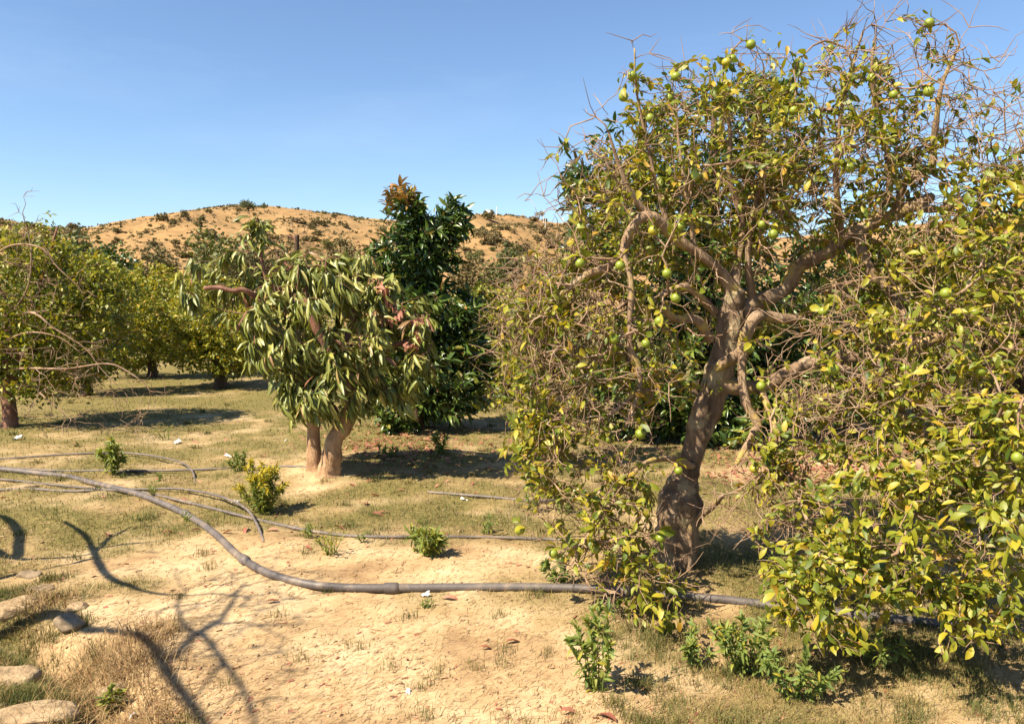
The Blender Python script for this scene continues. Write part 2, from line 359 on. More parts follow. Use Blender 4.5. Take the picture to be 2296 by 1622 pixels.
# ------------------------------------------------------------------ branching skeleton
class Skeleton:
    def __init__(s, cap=60000):
        s.P = np.zeros((cap, 3)); s.par = np.full(cap, -1, int); s.rmin = np.zeros(cap); s.n = 0; s.fixed = np.zeros(cap, bool); s.tips = []
    def node(s, p, par, r=0, fixed=False):
        i = s.n; s.P[i] = p; s.par[i] = par; s.rmin[i] = r; s.fixed[i] = fixed; s.n += 1; return i
    def limb(s, pts, par=None, per=4):
        """a measured limb: (x,y,z,r) rows; joins the nearest node unless par is given"""
        Q = catmull(pts, per)
        if par is None: par = int(np.argmin(((s.P[:s.n] - Q[0, :3]) ** 2).sum(1))) if s.n else -1
        for q in Q: par = s.node(q[:3], par, q[3], True)
        return par
    def grow(s, A, step=.09, wig=.03, bias=(0, 0, .0), maxd=9, sag=0.0):
        A = np.asarray(A, float)
        if not len(A): return []
        d0 = np.array([((s.P[:s.n] - a) ** 2).sum(1).min() for a in A]); tips = []
        for a in A[np.argsort(d0)]:
            D = a - s.P[:s.n]; dist = np.sqrt((D ** 2).sum(1))
            par = s.par[:s.n]; pd = nrm(s.P[:s.n] - s.P[np.maximum(par, 0)])
            cost = dist * (1.25 - .45 * (nrm(D) * pd).sum(1))
            j = int(np.argmin(cost)); dd = dist[j]
            if dd > maxd: continue
            k = max(2, int(math.ceil(dd / step))); p0 = s.P[j].copy(); dir0 = pd[j] if s.par[j] >= 0 else np.array([0, 0, 1.0])
            c = p0 + (dir0 * .5 + nrm((a - p0)[None])[0] * .5) * dd * .45 + np.array(bias) * dd
            last = j
            for q in range(1, k + 1):
                t = q / k; p = (1 - t) ** 2 * p0 + 2 * t * (1 - t) * c + t * t * a
                if q < k: p = p + rng.normal(0, wig, 3) * min(1, dd * 3) * np.array([1, 1, .8])
                p[2] -= sag * math.sin(math.pi * t) * dd
                last = s.node(p, last)
            tips.append(last)
        s.tips += tips; return tips
    def radii(s, tip=.0022, power=.42, top=.035):
        cnt = np.zeros(s.n); kids = np.zeros(s.n, int)
        for i in range(s.n - 1, -1, -1):
            if kids[i] == 0: cnt[i] += 1
            if s.par[i] >= 0: cnt[s.par[i]] += cnt[i]; kids[s.par[i]] += 1
        r = np.minimum(tip * cnt ** power, top)
        for i in range(s.n):
            if s.fixed[i]: r[i] = max(s.rmin[i], .004)
            elif s.par[i] >= 0: r[i] = min(r[i], r[s.par[i]] * .92)
        s.r, s.cnt = r, cnt; return r
    def chains(s):
        best = np.full(s.n, -1); bc = np.zeros(s.n)
        for i in range(s.n):
            p = s.par[i]
            if p >= 0 and not s.fixed[i] and s.cnt[i] > bc[p]: bc[p] = s.cnt[i]; best[p] = i
        paths, rads = [], []
        for i in range(s.n):
            if s.fixed[i]: continue
            p = s.par[i]
            if p >= 0 and not s.fixed[p] and best[p] == i: continue
            idx = [p] if p >= 0 else []; q = i
            while q >= 0: idx.append(q); q = best[q]
            if len(idx) < 2: continue
            rr = s.r[idx].copy(); rr[0] = rr[1] * 1.1; rr[-1] *= .6
            paths.append(s.P[idx]); rads.append(rr)
        return paths, rads
def ell(u, v, d, ru, rv, rd, n, shell=.5, low=-1.0):
    """points through an ellipsoid given by where it stands (frame position and distance) and half sizes"""
    c = at(u, v, d); sx, sz = ru * d / FPX, rv * d / FPX
    q = nrm(rng.normal(size=(n * 3, 3))); q = q[q[:, 2] > low][:n]; q *= (rng.random((len(q), 1)) ** (1 / 3)) * (1 - shell) + shell * rng.random((len(q), 1)) ** .12
    return c + q * np.array([sx, rd, sz])
def twiglets(tips_p, tips_d, per, lmin, lmax, r=.0022):
    """short bare crooked side twigs"""
    k = len(tips_p) * per
    if k == 0: return [], []
    p = np.repeat(tips_p, per, 0); d = nrm(np.repeat(tips_d, per, 0) + rng.normal(0, .75, (k, 3))); ln = rng.uniform(lmin, lmax, k)[:, None]
    pts = [p]
    for q in range(3):
        d = nrm(d + rng.normal(0, .35, (k, 3))); pts.append(pts[-1] + d * ln / 3)
    P = np.stack(pts, 1); return list(P), [np.array([r, r * .85, r * .7, r * .35])] * k
def whorl(LV, P, D, per, l, w, tint, spread=.9, droop=0.0, upn=.6, span=.08, hang_=False):
    """leaves set round each shoot tip"""
    k = len(P) * per; p = np.repeat(P, per, 0); d0 = nrm(np.repeat(D, per, 0)); q = np.tile(np.arange(per), len(P))
    a = q * 2.399 + np.repeat(rng.uniform(0, 6.28, len(P)), per)
    ref = np.where(np.abs(d0[:, 2:3]) > .8, np.array([1.0, 0, 0]), np.array([0, 0, 1.0])); U = nrm(np.cross(d0, ref)); V = np.cross(d0, U)
    rad = np.cos(a)[:, None] * U + np.sin(a)[:, None] * V
    back = (q / max(per - 1, 1))[:, None]
    pos = p - d0 * back * span + rng.normal(0, span * .08, (k, 3))
    s = spread * rng.uniform(.6, 1.25, (k, 1)) * (.45 + .75 * back)
    d = nrm(d0 * (1 - .35 * s) + rad * s + np.array([0, 0, -1.0]) * droop * rng.uniform(.5, 1.4, (k, 1)) + rng.normal(0, .16, (k, 3)))
    n = nrm(np.array([-.35, -.1, 1.0]) * upn + rad * (1 - upn) * .7 + rng.normal(0, .38, (k, 3)))
    if hang_: n = nrm(rad * .6 + np.array([-.6, -.5, .6]) + rng.normal(0, .35, (k, 3)))
    ll = l * rng.uniform(.5, 1.3, k); LV.add(pos, d, n, ll, ll * w * rng.uniform(.8, 1.2, k), tint(k))
def tipdirs(s, tips):
    tips = np.asarray(tips, int); p = s.P[tips]; return p, nrm(p - s.P[s.par[tips]])
def pt(u, v, d, r): return (*at(u, v, d), r)

# ================================================================== GROUND
def spaced(a0, a1, fine, far, grow=1.13):
    xs = list(np.arange(a0, a1 + 1e-6, fine)); st = fine
    while xs[-1] < far: st *= grow; xs.append(xs[-1] + st)
    return np.array(xs)
xr = spaced(0, 5.6, .065, 4000); xs = np.concatenate([-xr[:0:-1], xr])
ys = np.concatenate([[-60, -20, -8, -4, -1], spaced(1.6, 13, .065, 4500)])
X, Y = np.meshgrid(xs, ys); Z = gz(X, Y)
SAND = [(880, 1480, 1.0, 1.0), (620, 1300, .75, .7), (1000, 1270, .8, .28), (820, 1590, 1.1, .5), (1150, 1500, .7, .5), (690, 1090, .4, .35), (500, 1230, .45, .4),
        (1750, 1060, .9, .5), (1950, 1040, .7, .5), (350, 1250, .35, .3), (250, 1390, .5, .35)]
SANDW = [(flat(u, v)[:2], sx, sy) for u, v, sx, sy in SAND]
def grassiness(x, y):
    x = np.asarray(x, float); y = np.asarray(y, float)
    g = .62 + (fbm(x * .9, y * .9, 51) - .5) * 1.2 + (fbm(x * 3.3, y * 3.3, 77) - .5) * 1.0
    for (c, sx, sy) in SANDW: g = g - .75 * np.exp(-((x - c[0]) / sx) ** 2 - ((y - c[1]) / sy) ** 2)
    g = g + .06 * smooth(5.5, 7.5, y) + .2 * smooth(8, 13, y)
    return np.clip(g, 0, 1)
nx, ny = len(xs), len(ys); i0 = (np.arange(ny - 1)[:, None] * nx + np.arange(nx - 1)[None]).ravel()
ground = mesh_obj('ground', np.stack([X, Y, Z], -1).reshape(-1, 3), [np.stack([i0, i0 + 1, i0 + nx + 1, i0 + nx], -1)], M['ground'], None, True, {'grass': grassiness(X, Y).ravel()})
tag(ground, 'sandy orchard ground with patchy dry grass', None, None, 'structure')

# ================================================================== HILLS
SKYLINE = [(-900, 470), (-300, 462), (0, 486), (60, 500), (130, 508), (210, 510), (280, 495), (370, 480), (450, 470), (540, 464), (640, 467), (720, 480), (800, 490), (900, 496), (980, 496), (1030, 488), (1065, 480), (1100, 477), (1170, 483),
           (1240, 496), (1310, 507), (1500, 528), (1800, 532), (2050, 505), (2170, 482), (2300, 478), (3200, 480)]
RIDGE_Y = 420.0
rx_ = np.array([(u - CX) / FPX * RIDGE_Y for u, v in SKYLINE]); rz_ = np.array([at(u, v, RIDGE_Y)[2] for u, v in SKYLINE])
def hill_z(x, y):
    x = np.asarray(x, float); y = np.asarray(y, float)
    top = np.interp(x * RIDGE_Y / np.maximum(y, 150), rx_, rz_)
    t = (y - 95) / (RIDGE_Y - 95)
    up = np.clip(t, 0, 1); prof = np.where(up < 1, .35 * up + .65 * up ** 1.35, 1)
    fall = 1 - .75 * smooth(RIDGE_Y, RIDGE_Y + 260, y)
    z = -1.0 + (top + 1) * prof * fall
    gul = (fbm(x * .018 + y * .004, y * .006, 5) - .5) * 17 + (fbm(x * .06, y * .03, 8) - .5) * 8 + (fbm(x * .2, y * .2, 12) - .5) * 1.4
    z = z + gul * np.clip(up * 2.2, 0, 1) * (1 - .85 * smooth(.75, 1.0, t))
    return z + (fbm(x * .12, y * .1, 44) - .5) * 1.6 * (t > .7)
hx = np.linspace(-470, 470, 330); hy = np.concatenate([np.linspace(95, 440, 190), np.linspace(450, 700, 16)])
X, Y = np.meshgrid(hx, hy); Z = hill_z(X, Y); nx, ny = len(hx), len(hy); i0 = (np.arange(ny - 1)[:, None] * nx + np.arange(nx - 1)[None]).ravel()
hill = mesh_obj('hill', np.stack([X, Y, Z], -1).reshape(-1, 3), [np.stack([i0, i0 + 1, i0 + nx + 1, i0 + nx], -1)], M['hill'], None, True)
tag(hill, 'dry tan hillside dotted with scrub under blue sky', None, None, 'structure')
def on_hill(u, v):
    """first point of the hillside seen at a frame position"""
    r = ray(u, v); ds = np.arange(100, 470, .8); P = r[None] * (ds / r[1])[:, None]; P[:, 2] += CAMZ
    hit = np.nonzero(hill_z(P[:, 0], P[:, 1]) >= P[:, 2])[0]
    if not len(hit): return None
    p = P[hit[0]]; return np.array([p[0], p[1], hill_z(p[0], p[1])])

def clump_mesh(name, n, rx, rz, leaf, seed, mat, trunk=0.0, flat_top=False):
    """a bush: leaf-sized faces through an uneven volume (trunk: bare stem height below)"""
    r_ = np.random.default_rng(seed)
    lobes = nrm(r_.normal(size=(7, 3))) * .55; lobes[:, 2] *= .6
    c = lobes[r_.integers(0, 7, n)]; q = nrm(r_.normal(size=(n, 3))) * (r_.random((n, 1)) ** .4) * r_.uniform(.3, .55, (n, 1))
    P = (c + q); P[:, 2] = np.maximum(P[:, 2] + .55, 0.03 if not trunk else .1)
    if flat_top: P[:, 2] = np.minimum(P[:, 2], .75 + r_.normal(0, .05, n))
    P = P * np.array([rx, rx, rz]) + np.array([0, 0, trunk])
    d = nrm(r_.normal(size=(n, 3))); e = nrm(np.cross(d, r_.normal(size=(n, 3))))
    s = leaf * r_.uniform(.6, 1.4, (n, 1))
    V = np.stack([P - d * s, P + e * s * .6, P + d * s, P - e * s * .6], 1).reshape(-1, 3); f = (np.arange(n) * 4)[:, None] + np.arange(4)
    t = np.repeat(np.clip(r_.normal(r_.uniform(.3, .65), .2, n), 0, 1), 4)
    me = mesh_obj(name, V, [f], mat, None, False, {'tint': t})
    return me

# ------------------------------------------------------------------ hillside bushes
def bush_kind(seed, mat, tint_shift):
    o = clump_mesh('hillside_bush', 240, 1.0, .85, .17, seed, mat); return o
protos = [bush_kind(200 + k, M['scrub_leaf'], 0) for k in range(6)] + [bush_kind(300, M['far_leaf'], 0)]
used = [False] * len(protos)
def put_bush(p, size, k, label, cat='bush', group='scrub bushes on the hillside', name=None, zs=1.0):
    o = protos[k]
    if used[k]: o = protos[k].copy(); C.objects.link(o)
    used[k] = True
    if name: o.name = name
    o.location = Vector([float(p[0]), float(p[1]), float(p[2]) - size * .06]); o.scale = (size, size, size * zs * random.uniform(.75, 1.05)); o.rotation_euler = (0, 0, random.uniform(0, 6.28))
    tag(o, label, cat, group); return o
PLAIN = 'small olive brown scrub bush halfway up the broad tan hill'
nb = 0; tries = 0
while nb < 255 and tries < 6000:
    tries += 1
    u = random.uniform(0, 1330); v = random.uniform(470, 600)
    p = on_hill(u, v)
    if p is None: continue
    dens = fbm(p[0] * .03, p[1] * .03, 21) + (v - 500) / 260.0 + (.12 if u > 1020 else 0)
    if random.random() > smooth(.35, .75, dens) * .9 + .08: continue
    if 790 < u < 1020 and random.random() < .8: continue
    s = random.choice([1.2, 1.5, 1.9, 2.3, 2.8, 3.4]) * random.uniform(.85, 1.2) * p[1] / 380
    lb = ('small scrub bush on the second hill below the white hut' if u > 1020 else 'small scrub bush near the ridge of the broad tan hill' if v < 512 else 'low dusty bush on the lower slope by the wooded belt' if v > 556 else PLAIN)
    put_bush(p, s, random.choice([0, 1, 2, 3, 4, 5, 5, 0, 1, 2, 6]), lb, group='scrub bushes on the second hill' if u > 1020 else 'scrub bushes near the ridge' if v < 512 else 'dusty bushes on the lower slope' if v > 556 else 'scrub bushes on the hillside'); nb += 1
# the rest of the scrub, too small to pick apart
N0 = 14000; yy = 110 + 312 * rng.random(N0) ** .75; xx = (rng.uniform(-60, 1420, N0) - CX) / FPX * yy
kp = rng.random(N0) < smooth(.42, .68, fbm(xx * .03, yy * .03, 66) + .12 * (1 - yy / 420)) * .95 + .04; xx, yy = xx[kp], yy[kp]
P = np.column_stack([xx, yy, hill_z(xx, yy)]); S = rng.uniform(.3, 1.0, len(xx)) ** 1.3 * 1.5 * yy / 380
P = np.array(P); S = np.array(S)[:, None]; per = 9; N = len(P) * per
q = np.repeat(P, per, 0) + nrm(rng.normal(size=(N, 3))) * np.repeat(S, per, 0) * rng.random((N, 1)) ** .5 * np.array([1, 1, .6]) + np.array([0, 0, .2])
d = nrm(rng.normal(size=(N, 3))); e = nrm(np.cross(d, rng.normal(size=(N, 3)))); s = .42 * np.repeat(S, per, 0) * rng.uniform(.7, 1.4, (N, 1))
V = np.stack([q - d * s, q + e * s * .7, q + d * s, q - e * s * .7], 1).reshape(-1, 3)
sc_ = mesh_obj('hillside_scrub', V, [(np.arange(N) * 4)[:, None] + np.arange(4)], M['scrub_leaf'], None, False, {'tint': np.repeat(np.clip(np.repeat(rng.normal(.5, .22, len(P)), per) + rng.normal(0, .12, N), 0, 1), 4)})
tag(sc_, 'low dry scrub speckling the tan hillside', 'scrub', None, 'stuff')

# ------------------------------------------------------------------ hillside trees one can tell apart
def hill_tree(name, u, v, d, w, h, trunk, n, mat, label, cat='tree', flat_top=False, seed=1, leaf=.2, group=None, tint=.4):
    if d is None: base = on_hill(u, v)
    else: base = at(u, v, d)
    if base is None: base = at(u, v, 400.0)
    t = thing(name, label, cat, base, group)
    cr = clump_mesh('crown', n, w, h, leaf, seed, mat, trunk, flat_top); cr['kind'] = 'stuff'
    cr.parent = t; cr.location = (0, 0, 0)
    r = max(.1, w * .07)
    V, F = gnarl([(0, 0, -.3, r * 1.3), (.05 * w, 0, trunk * .6, r), (0, .04 * w, trunk + h * .35, r * .7), (.1 * w, 0, trunk + h * .6, r * .3)], 7, 3, .12, seed)
    tr = mesh_obj('trunk', V, [F], M['dark_bark'], None, True); tr.parent = t
    return t
hill_tree('broad_tree', 556, 474, None, 4.6, 4.0, .8, 800, M['far_leaf'], 'broad rounded green tree standing on the summit of the hill', seed=41, leaf=.35)
hill_tree('small_tree', 592, 472, None, 1.5, 2.6, .8, 260, M['far_leaf'], 'small lone tree just beside the broad summit tree', seed=42, leaf=.25)
hill_tree('flat_topped_tree', 738, 566, None, 3.2, 2.0, 1.5, 1100, M['far_leaf'], 'flat-topped green tree on the hillside above the drooping mango', seed=43, flat_top=True, leaf=.2)
hill_tree('round_tree', 412, 492, None, 1.6, 2.7, .5, 300, M['scrub_leaf'], 'small round dark tree on the hill ridge left of the summit', seed=44, leaf=.25)
hill_tree('slope_tree', 545, 545, None, 2.2, 2.2, .5, 420, M['scrub_leaf'], 'grey green tree on the slope below the summit', seed=45, leaf=.22)
hill_tree('slope_tree', 606, 543, None, 2.3, 2.3, .5, 420, M['scrub_leaf'], 'grey green tree on the slope, nearer the flat-topped tree', seed=46, leaf=.22)
hill_tree('slope_tree', 862, 525, None, 2.6, 2.2, .5, 420, M['far_leaf'], 'bushy green tree on the slope beside the dark tall tree', seed=47, leaf=.22)
hill_tree('slope_tree', 1208, 487, None, 3.0, 2.6, .4, 420, M['scrub_leaf'], 'brownish tree near the end of the second hilltop', seed=48, leaf=.25)
hill_tree('slope_tree', 1085, 545, None, 2.9, 2.9, .6, 520, M['scrub_leaf'], 'wide olive tree halfway up the second hill', seed=49, leaf=.24)
hill_tree('slope_tree', 1066, 590, None, 2.3, 2.0, .4, 600, M['far_leaf'], 'bright green rounded tree at the foot of the second hill', seed=50, leaf=.17)
hill_tree('slope_tree', 1105, 482, None, 1.6, 2.4, .2, 300, M['scrub_leaf'], 'dark bush tree beside the white hut on the hilltop', seed=51, leaf=.24)
# dark wooded belt at the hill's foot
belt = [(262, 628, 40, 1.0, 1.1, .2, 'dark_leaf', 'very dark round tree behind the bare-branched orange tree'), (495, 605, 75, 3.2, 2.9, .6, 'far_leaf', 'rounded dark green tree behind the drooping mango'),
        (560, 612, 70, 2.1, 2.0, .4, 'scrub_leaf', 'grey green bush tree beside the rounded dark green tree'), (330, 620, 90, 3.0, 2.8, .3, 'scrub_leaf', 'wide grey green tree at the hill foot'),
        (395, 612, 95, 3.6, 3.0, .3, 'far_leaf', 'olive tree at the hill foot between two wide grey ones'), (440, 605, 105, 3.4, 3.0, .3, 'scrub_leaf', 'brownish scrub tree at the hill foot near the rounded green tree'),
        (290, 600, 110, 3.2, 2.8, .3, 'scrub_leaf', 'pale scrub tree at the hill foot above the orange trees'), (1130, 632, 80, 2.4, 2.6, .3, 'far_leaf', 'leafy green tree at the foot of the second hill'),
        (1155, 610, 95, 2.6, 3.0, .3, 'scrub_leaf', 'grey green tree before the second hill beside twiggy branches'), (1190, 590, 110, 2.4, 2.6, .3, 'far_leaf', 'green tree on the lower slope behind bare twigs'),
        (1060, 640, 70, 1.9, 1.6, .2, 'scrub_leaf', 'low grey bush near the pale track below the second hill'), (350, 590, 130, 3.8, 3.0, .3, 'scrub_leaf', 'low scrub tree on the lower slope above the belt'),
        (640, 610, 80, 2.2, 2.0, .4, 'scrub_leaf', 'grey bush tree behind the crown of the drooping mango'), (130, 600, 70, 3.0, 2.8, .3, 'far_leaf', 'green tree half hidden behind the bare-branched orange tree'),
        (470, 585, 140, 3.4, 2.8, .3, 'scrub_leaf', 'small olive tree on the lower slope above the rounded dark tree'), (780, 600, 80, 2.4, 2.2, .4, 'scrub_leaf', 'olive bush tree close behind the dark tall tree')]
for i, (u, v, d, w, h, tr_, mt, lb) in enumerate(belt):
    b_ = at(u, v, d); base = np.array([b_[0], b_[1], b_[2]])
    tk = .3
    if d < 95: z_ = float(gz(base[0], base[1])); tk = max(.3, base[2] - z_); base[2] = z_
    else: base[2] = min(base[2], float(hill_z(base[0], base[1])))
    t = thing('belt_tree', lb, 'tree', base, 'wooded belt at the foot of the hill')
    cr = clump_mesh('crown', 2600, w * 1.25, h + tk * .6, .12 * w / 2.2 + .05, 400 + i, M[mt], tk * .4); cr['kind'] = 'stuff'; cr.parent = t
    V, F = gnarl([(0, 0, -.2, .22), (.1, 0, tk * .6 + .3, .16), (0, .1, tk + h * .6, .07)], 7, 3, .12, 60 + i); o = mesh_obj('trunk', V, [F], M['dark_bark'], None, True); o.parent = t
# hut and poles on the second hilltop
def box(name, c, s, mat, parent=None):
    x, y, z = np.array(s) / 2; V = np.array([(a, b_, cc) for a in (-x, x) for b_ in (-y, y) for cc in (-z, z)]) + np.array(c)
    F = [(0, 1, 3, 2), (4, 6, 7, 5), (0, 4, 5, 1), (2, 3, 7, 6), (0, 2, 6, 4), (1, 5, 7, 3)]
    o = mesh_obj(name, V, [np.array(F)], mat)
    if parent is not None: o.parent = parent
    return o
hp = on_hill(1095, 481)
if hp is None: hp = at(1095, 480, 418)
t = thing('hut', 'tiny white flat-roofed hut on the second hilltop', 'hut', hp)
box('wall', (0, 0, .9), (2.6, 2.2, 2.4), M['white_wall'], t); box('roof', (0, 0, 2.2), (2.9, 2.5, .18), M['white_wall'], t)
for k, (u, v, h) in enumerate(((1113, 482, 4.2), (1218, 500, 6.0), (1222, 512, 4.5), (1262, 505, 4.0))):
    hp = on_hill(u, v)
    if hp is None: continue
    V, F = gnarl([(0, 0, -.5, .16), (0, 0, h * .5, .13), (.04, 0, h, .1)], 6, 2, .03, k); o = mesh_obj('pole', V, [F], M['white_wall'], None, True); o.location = Vector([float(c) for c in hp])
    tag(o, ['thin pale pole beside the hilltop hut', 'tallest pale pole near the end of the second hilltop', 'short pale pole just below the tallest pole', 'pale pole at the end of the ridge by the big citrus'][k], 'pole', 'pale poles on the hilltop')

# ================================================================== ORCHARD TREES
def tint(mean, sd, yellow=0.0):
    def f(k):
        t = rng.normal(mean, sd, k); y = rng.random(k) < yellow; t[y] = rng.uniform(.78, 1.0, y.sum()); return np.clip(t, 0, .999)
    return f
def limb_obj(t, pts, mat, seed, name='limb', sides=11, amp=.11, step=6):
    V, F = gnarl(pts, sides, step, amp, seed); return mesh_obj(name, V, [F], mat, t, True)
def stuff(o): o['kind'] = 'stuff'; return o

# ------------------------------------------------------------------ the big gnarled citrus
def big_citrus():
    base = np.array([*CITRUS, float(gz(*CITRUS))])
    t = thing('orange_tree', 'large gnarled orange tree with leaning trunk, green fruit and many bare twigs', 'tree', base)
    D = 5.5
    trunk = [pt(1500, 1335, D, .17), pt(1506, 1290, D, .155), pt(1512, 1215, D, .150), pt(1520, 1140, D, .158), pt(1532, 1085, D, .115), pt(1545, 1040, D, .074), pt(1565, 965, D, .088), pt(1592, 890, D, .094), pt(1612, 830, D, .098), pt(1630, 760, D, .088), pt(1640, 700, D, .082), pt(1646, 650, D - .05, .062)]
    limb_obj(t, trunk, M['citrus_trunk'], 3, 'trunk', 26, .11, 11)
    S = Skeleton(); S.limb(trunk, -1)
    LIMBS = [
        [pt(1604, 858, 5.5, .072), pt(1660, 868, 5.45, .058), pt(1730, 855, 5.4, .052), pt(1800, 828, 5.35, .050), pt(1850, 805, 5.3, .048), pt(1930, 800, 5.2, .048), pt(2040, 775, 5.1, .040), pt(2140, 740, 5.0, .028)],
        [pt(1640, 725, 5.55, .068), pt(1690, 690, 5.6, .060), pt(1755, 648, 5.65, .056), pt(1800, 596, 5.65, .056), pt(1850, 552, 5.6, .054), pt(1925, 522, 5.55, .052), pt(1990, 496, 5.5, .048), pt(2050, 468, 5.45, .046), pt(2090, 440, 5.4, .036)],
        [pt(1604, 824, 5.42, .042), pt(1635, 806, 5.36, .040), pt(1665, 785, 5.31, .044), pt(1678, 745, 5.29, .043), pt(1706, 714, 5.3, .042), pt(1748, 706, 5.35, .036), pt(1782, 714, 5.42, .030)],
        [pt(1668, 778, 5.30, .040), pt(1662, 830, 5.27, .032), pt(1672, 885, 5.24, .030), pt(1690, 940, 5.2, .028), pt(1690, 968, 5.18, .026), pt(1668, 990, 5.15, .022), pt(1650, 1040, 5.1, .014)],
        [pt(1645, 652, 5.45, .050), pt(1615, 600, 5.4, .038), pt(1560, 552, 5.35, .038), pt(1505, 530, 5.3, .036), pt(1472, 498, 5.25, .036), pt(1438, 496, 5.2, .036), pt(1408, 528, 5.15, .034), pt(1396, 568, 5.15, .030), pt(1355, 592, 5.15, .026), pt(1305, 622, 5.15, .022), pt(1262, 655, 5.2, .017), pt(1225, 685, 5.2, .011)],
        [pt(1922, 524, 5.5, .040), pt(1940, 560, 5.42, .036), pt(1962, 606, 5.35, .033), pt(1992, 660, 5.28, .028), pt(2015, 690, 5.2, .024), pt(2040, 735, 5.1, .018)],
        [pt(1592, 760, 5.45, .038), pt(1560, 726, 5.35, .032), pt(1525, 704, 5.25, .028), pt(1485, 686, 5.15, .020)],
        [pt(1602, 700, 5.5, .03), pt(1550, 650, 5.25, .026), pt(1515, 655, 5.18, .024), pt(1478, 662, 5.1, .019)],
        [pt(1396, 570, 5.15, .026), pt(1408, 640, 5.12, .022), pt(1412, 720, 5.1, .022), pt(1421, 790, 5.1, .022), pt(1434, 828, 5.1, .021), pt(1426, 880, 5.1, .018), pt(1400, 960, 5.05, .012)],
        [pt(1650, 655, 5.5, .048), pt(1648, 600, 5.5, .032), pt(1655, 500, 5.5, .026), pt(1640, 400, 5.45, .02), pt(1632, 300, 5.4, .014), pt(1620, 200, 5.35, .008)],
        [pt(1690, 690, 5.6, .034), pt(1678, 590, 5.5, .026), pt(1672, 520, 5.5, .022), pt(1700, 440, 5.5, .017), pt(1720, 360, 5.5, .011)],
        [pt(1885, 536, 5.58, .034), pt(1880, 440, 5.5, .027), pt(1878, 360, 5.45, .022), pt(1884, 260, 5.4, .016), pt(1905, 160, 5.35, .011), pt(1935, 70, 5.3, .007)],
        [pt(1960, 508, 5.52, .030), pt(1990, 420, 5.4, .024), pt(1975, 320, 5.35, .018), pt(1962, 200, 5.3, .012), pt(1958, 90, 5.3, .007)],
        [pt(2010, 486, 5.48, .034), pt(2035, 420, 5.4, .028), pt(2085, 370, 5.3, .026), pt(2105, 320, 5.25, .024), pt(2090, 270, 5.2, .02), pt(2110, 190, 5.15, .014), pt(2150, 100, 5.1, .008)],
        [pt(2050, 466, 5.45, .034), pt(2120, 470, 5.3, .026), pt(2170, 440, 5.2, .022), pt(2230, 420, 5.1, .014), pt(2300, 380, 5.0, .009)],
        [pt(1470, 498, 5.25, .026), pt(1425, 450, 5.2, .02), pt(1395, 380, 5.15, .014), pt(1365, 300, 5.1, .008)],
        [pt(1505, 530, 5.3, .022), pt(1480, 440, 5.3, .017), pt(1455, 330, 5.3, .012), pt(1432, 200, 5.3, .008), pt(1422, 110, 5.3, .005)],
        [pt(1556, 550, 5.35, .022), pt(1545, 440, 5.35, .017), pt(1530, 330, 5.35, .011), pt(1515, 230, 5.35, .007)],
        [pt(1550, 1045, 5.45, .030), pt(1500, 1020, 5.2, .022), pt(1440, 1040, 5.05, .018), pt(1385, 1095, 4.95, .014), pt(1330, 1180, 4.85, .010), pt(1290, 1250, 4.8, .007)],
        [pt(1850, 806, 5.3, .034), pt(1930, 850, 4.95, .028), pt(2010, 920, 4.6, .024), pt(2060, 1020, 4.3, .019), pt(2060, 1130, 4.05, .014), pt(2010, 1240, 3.9, .009)],
        [pt(1930, 800, 5.2, .036), pt(2060, 850, 4.85, .030), pt(2150, 930, 4.5, .024), pt(2190, 1040, 4.2, .018), pt(2220, 1160, 4.0, .012)],
        [pt(1552, 1165, 5.42, .030), pt(1580, 1140, 5.3, .022), pt(1620, 1110, 5.15, .014)],
        [pt(1540, 1290, 5.4, .035), pt(1548, 1240, 5.38, .030), pt(1552, 1190, 5.37, .026), pt(1540, 1160, 5.38, .02)],
        [pt(1700, 862, 5.42, .03), pt(1740, 940, 5.2, .022), pt(1760, 1040, 5.0, .016), pt(1800, 1160, 4.6, .011), pt(1830, 1250, 4.3, .007)],
        [pt(1425, 880, 5.1, .018), pt(1360, 930, 5.1, .014), pt(1290, 960, 5.1, .010), pt(1210, 985, 5.1, .006)],
    ]
    for i, l in enumerate(LIMBS):
        l = [(a + (random.gauss(0, .016) if 0 < k_ < len(l) - 1 else 0), b_, c_ + (random.gauss(0, .016) if 0 < k_ < len(l) - 1 else 0), r_ * .92) for k_, (a, b_, c_, r_) in enumerate(l)]; limb_obj(t, l, M['citrus_bark'], 30 + i, 'limb', 11, .15, 8); S.limb(l)
    # twiggy crown: leafy shoots and bare ones
    LEAFY = [ell(1600, 330, 5.55, 255, 195, .8, 185), ell(1880, 330, 5.5, 200, 190, .8, 120), ell(2120, 480, 5.2, 190, 190, .7, 110), ell(1400, 480, 5.35, 140, 160, .6, 90), ell(1640, 500, 5.9, 330, 130, .6, 120),
             ell(2110, 690, 4.9, 230, 190, .7, 190), ell(1320, 720, 5.3, 155, 190, .55, 150), ell(1250, 1010, 5.15, 110, 120, .4, 70), ell(1355, 1180, 4.9, 135, 140, .35, 46),
             ell(2060, 1180, 3.95, 250, 170, .5, 118), ell(2190, 980, 4.2, 130, 140, .5, 80), ell(1800, 880, 5.4, 190, 90, .5, 50), ell(1850, 1320, 3.85, 150, 90, .3, 55), ell(1900, 960, 4.6, 150, 80, .4, 40),
             ell(1450, 900, 5.3, 70, 130, .3, 24), ell(2240, 1330, 3.75, 110, 90, .3, 40), ell(1470, 1330, 4.6, 90, 80, .25, 26), ell(1680, 1030, 5.0, 90, 60, .3, 22), ell(1960, 780, 4.9, 170, 130, .4, 70), ell(1420, 1130, 4.9, 60, 120, .3, 16)]
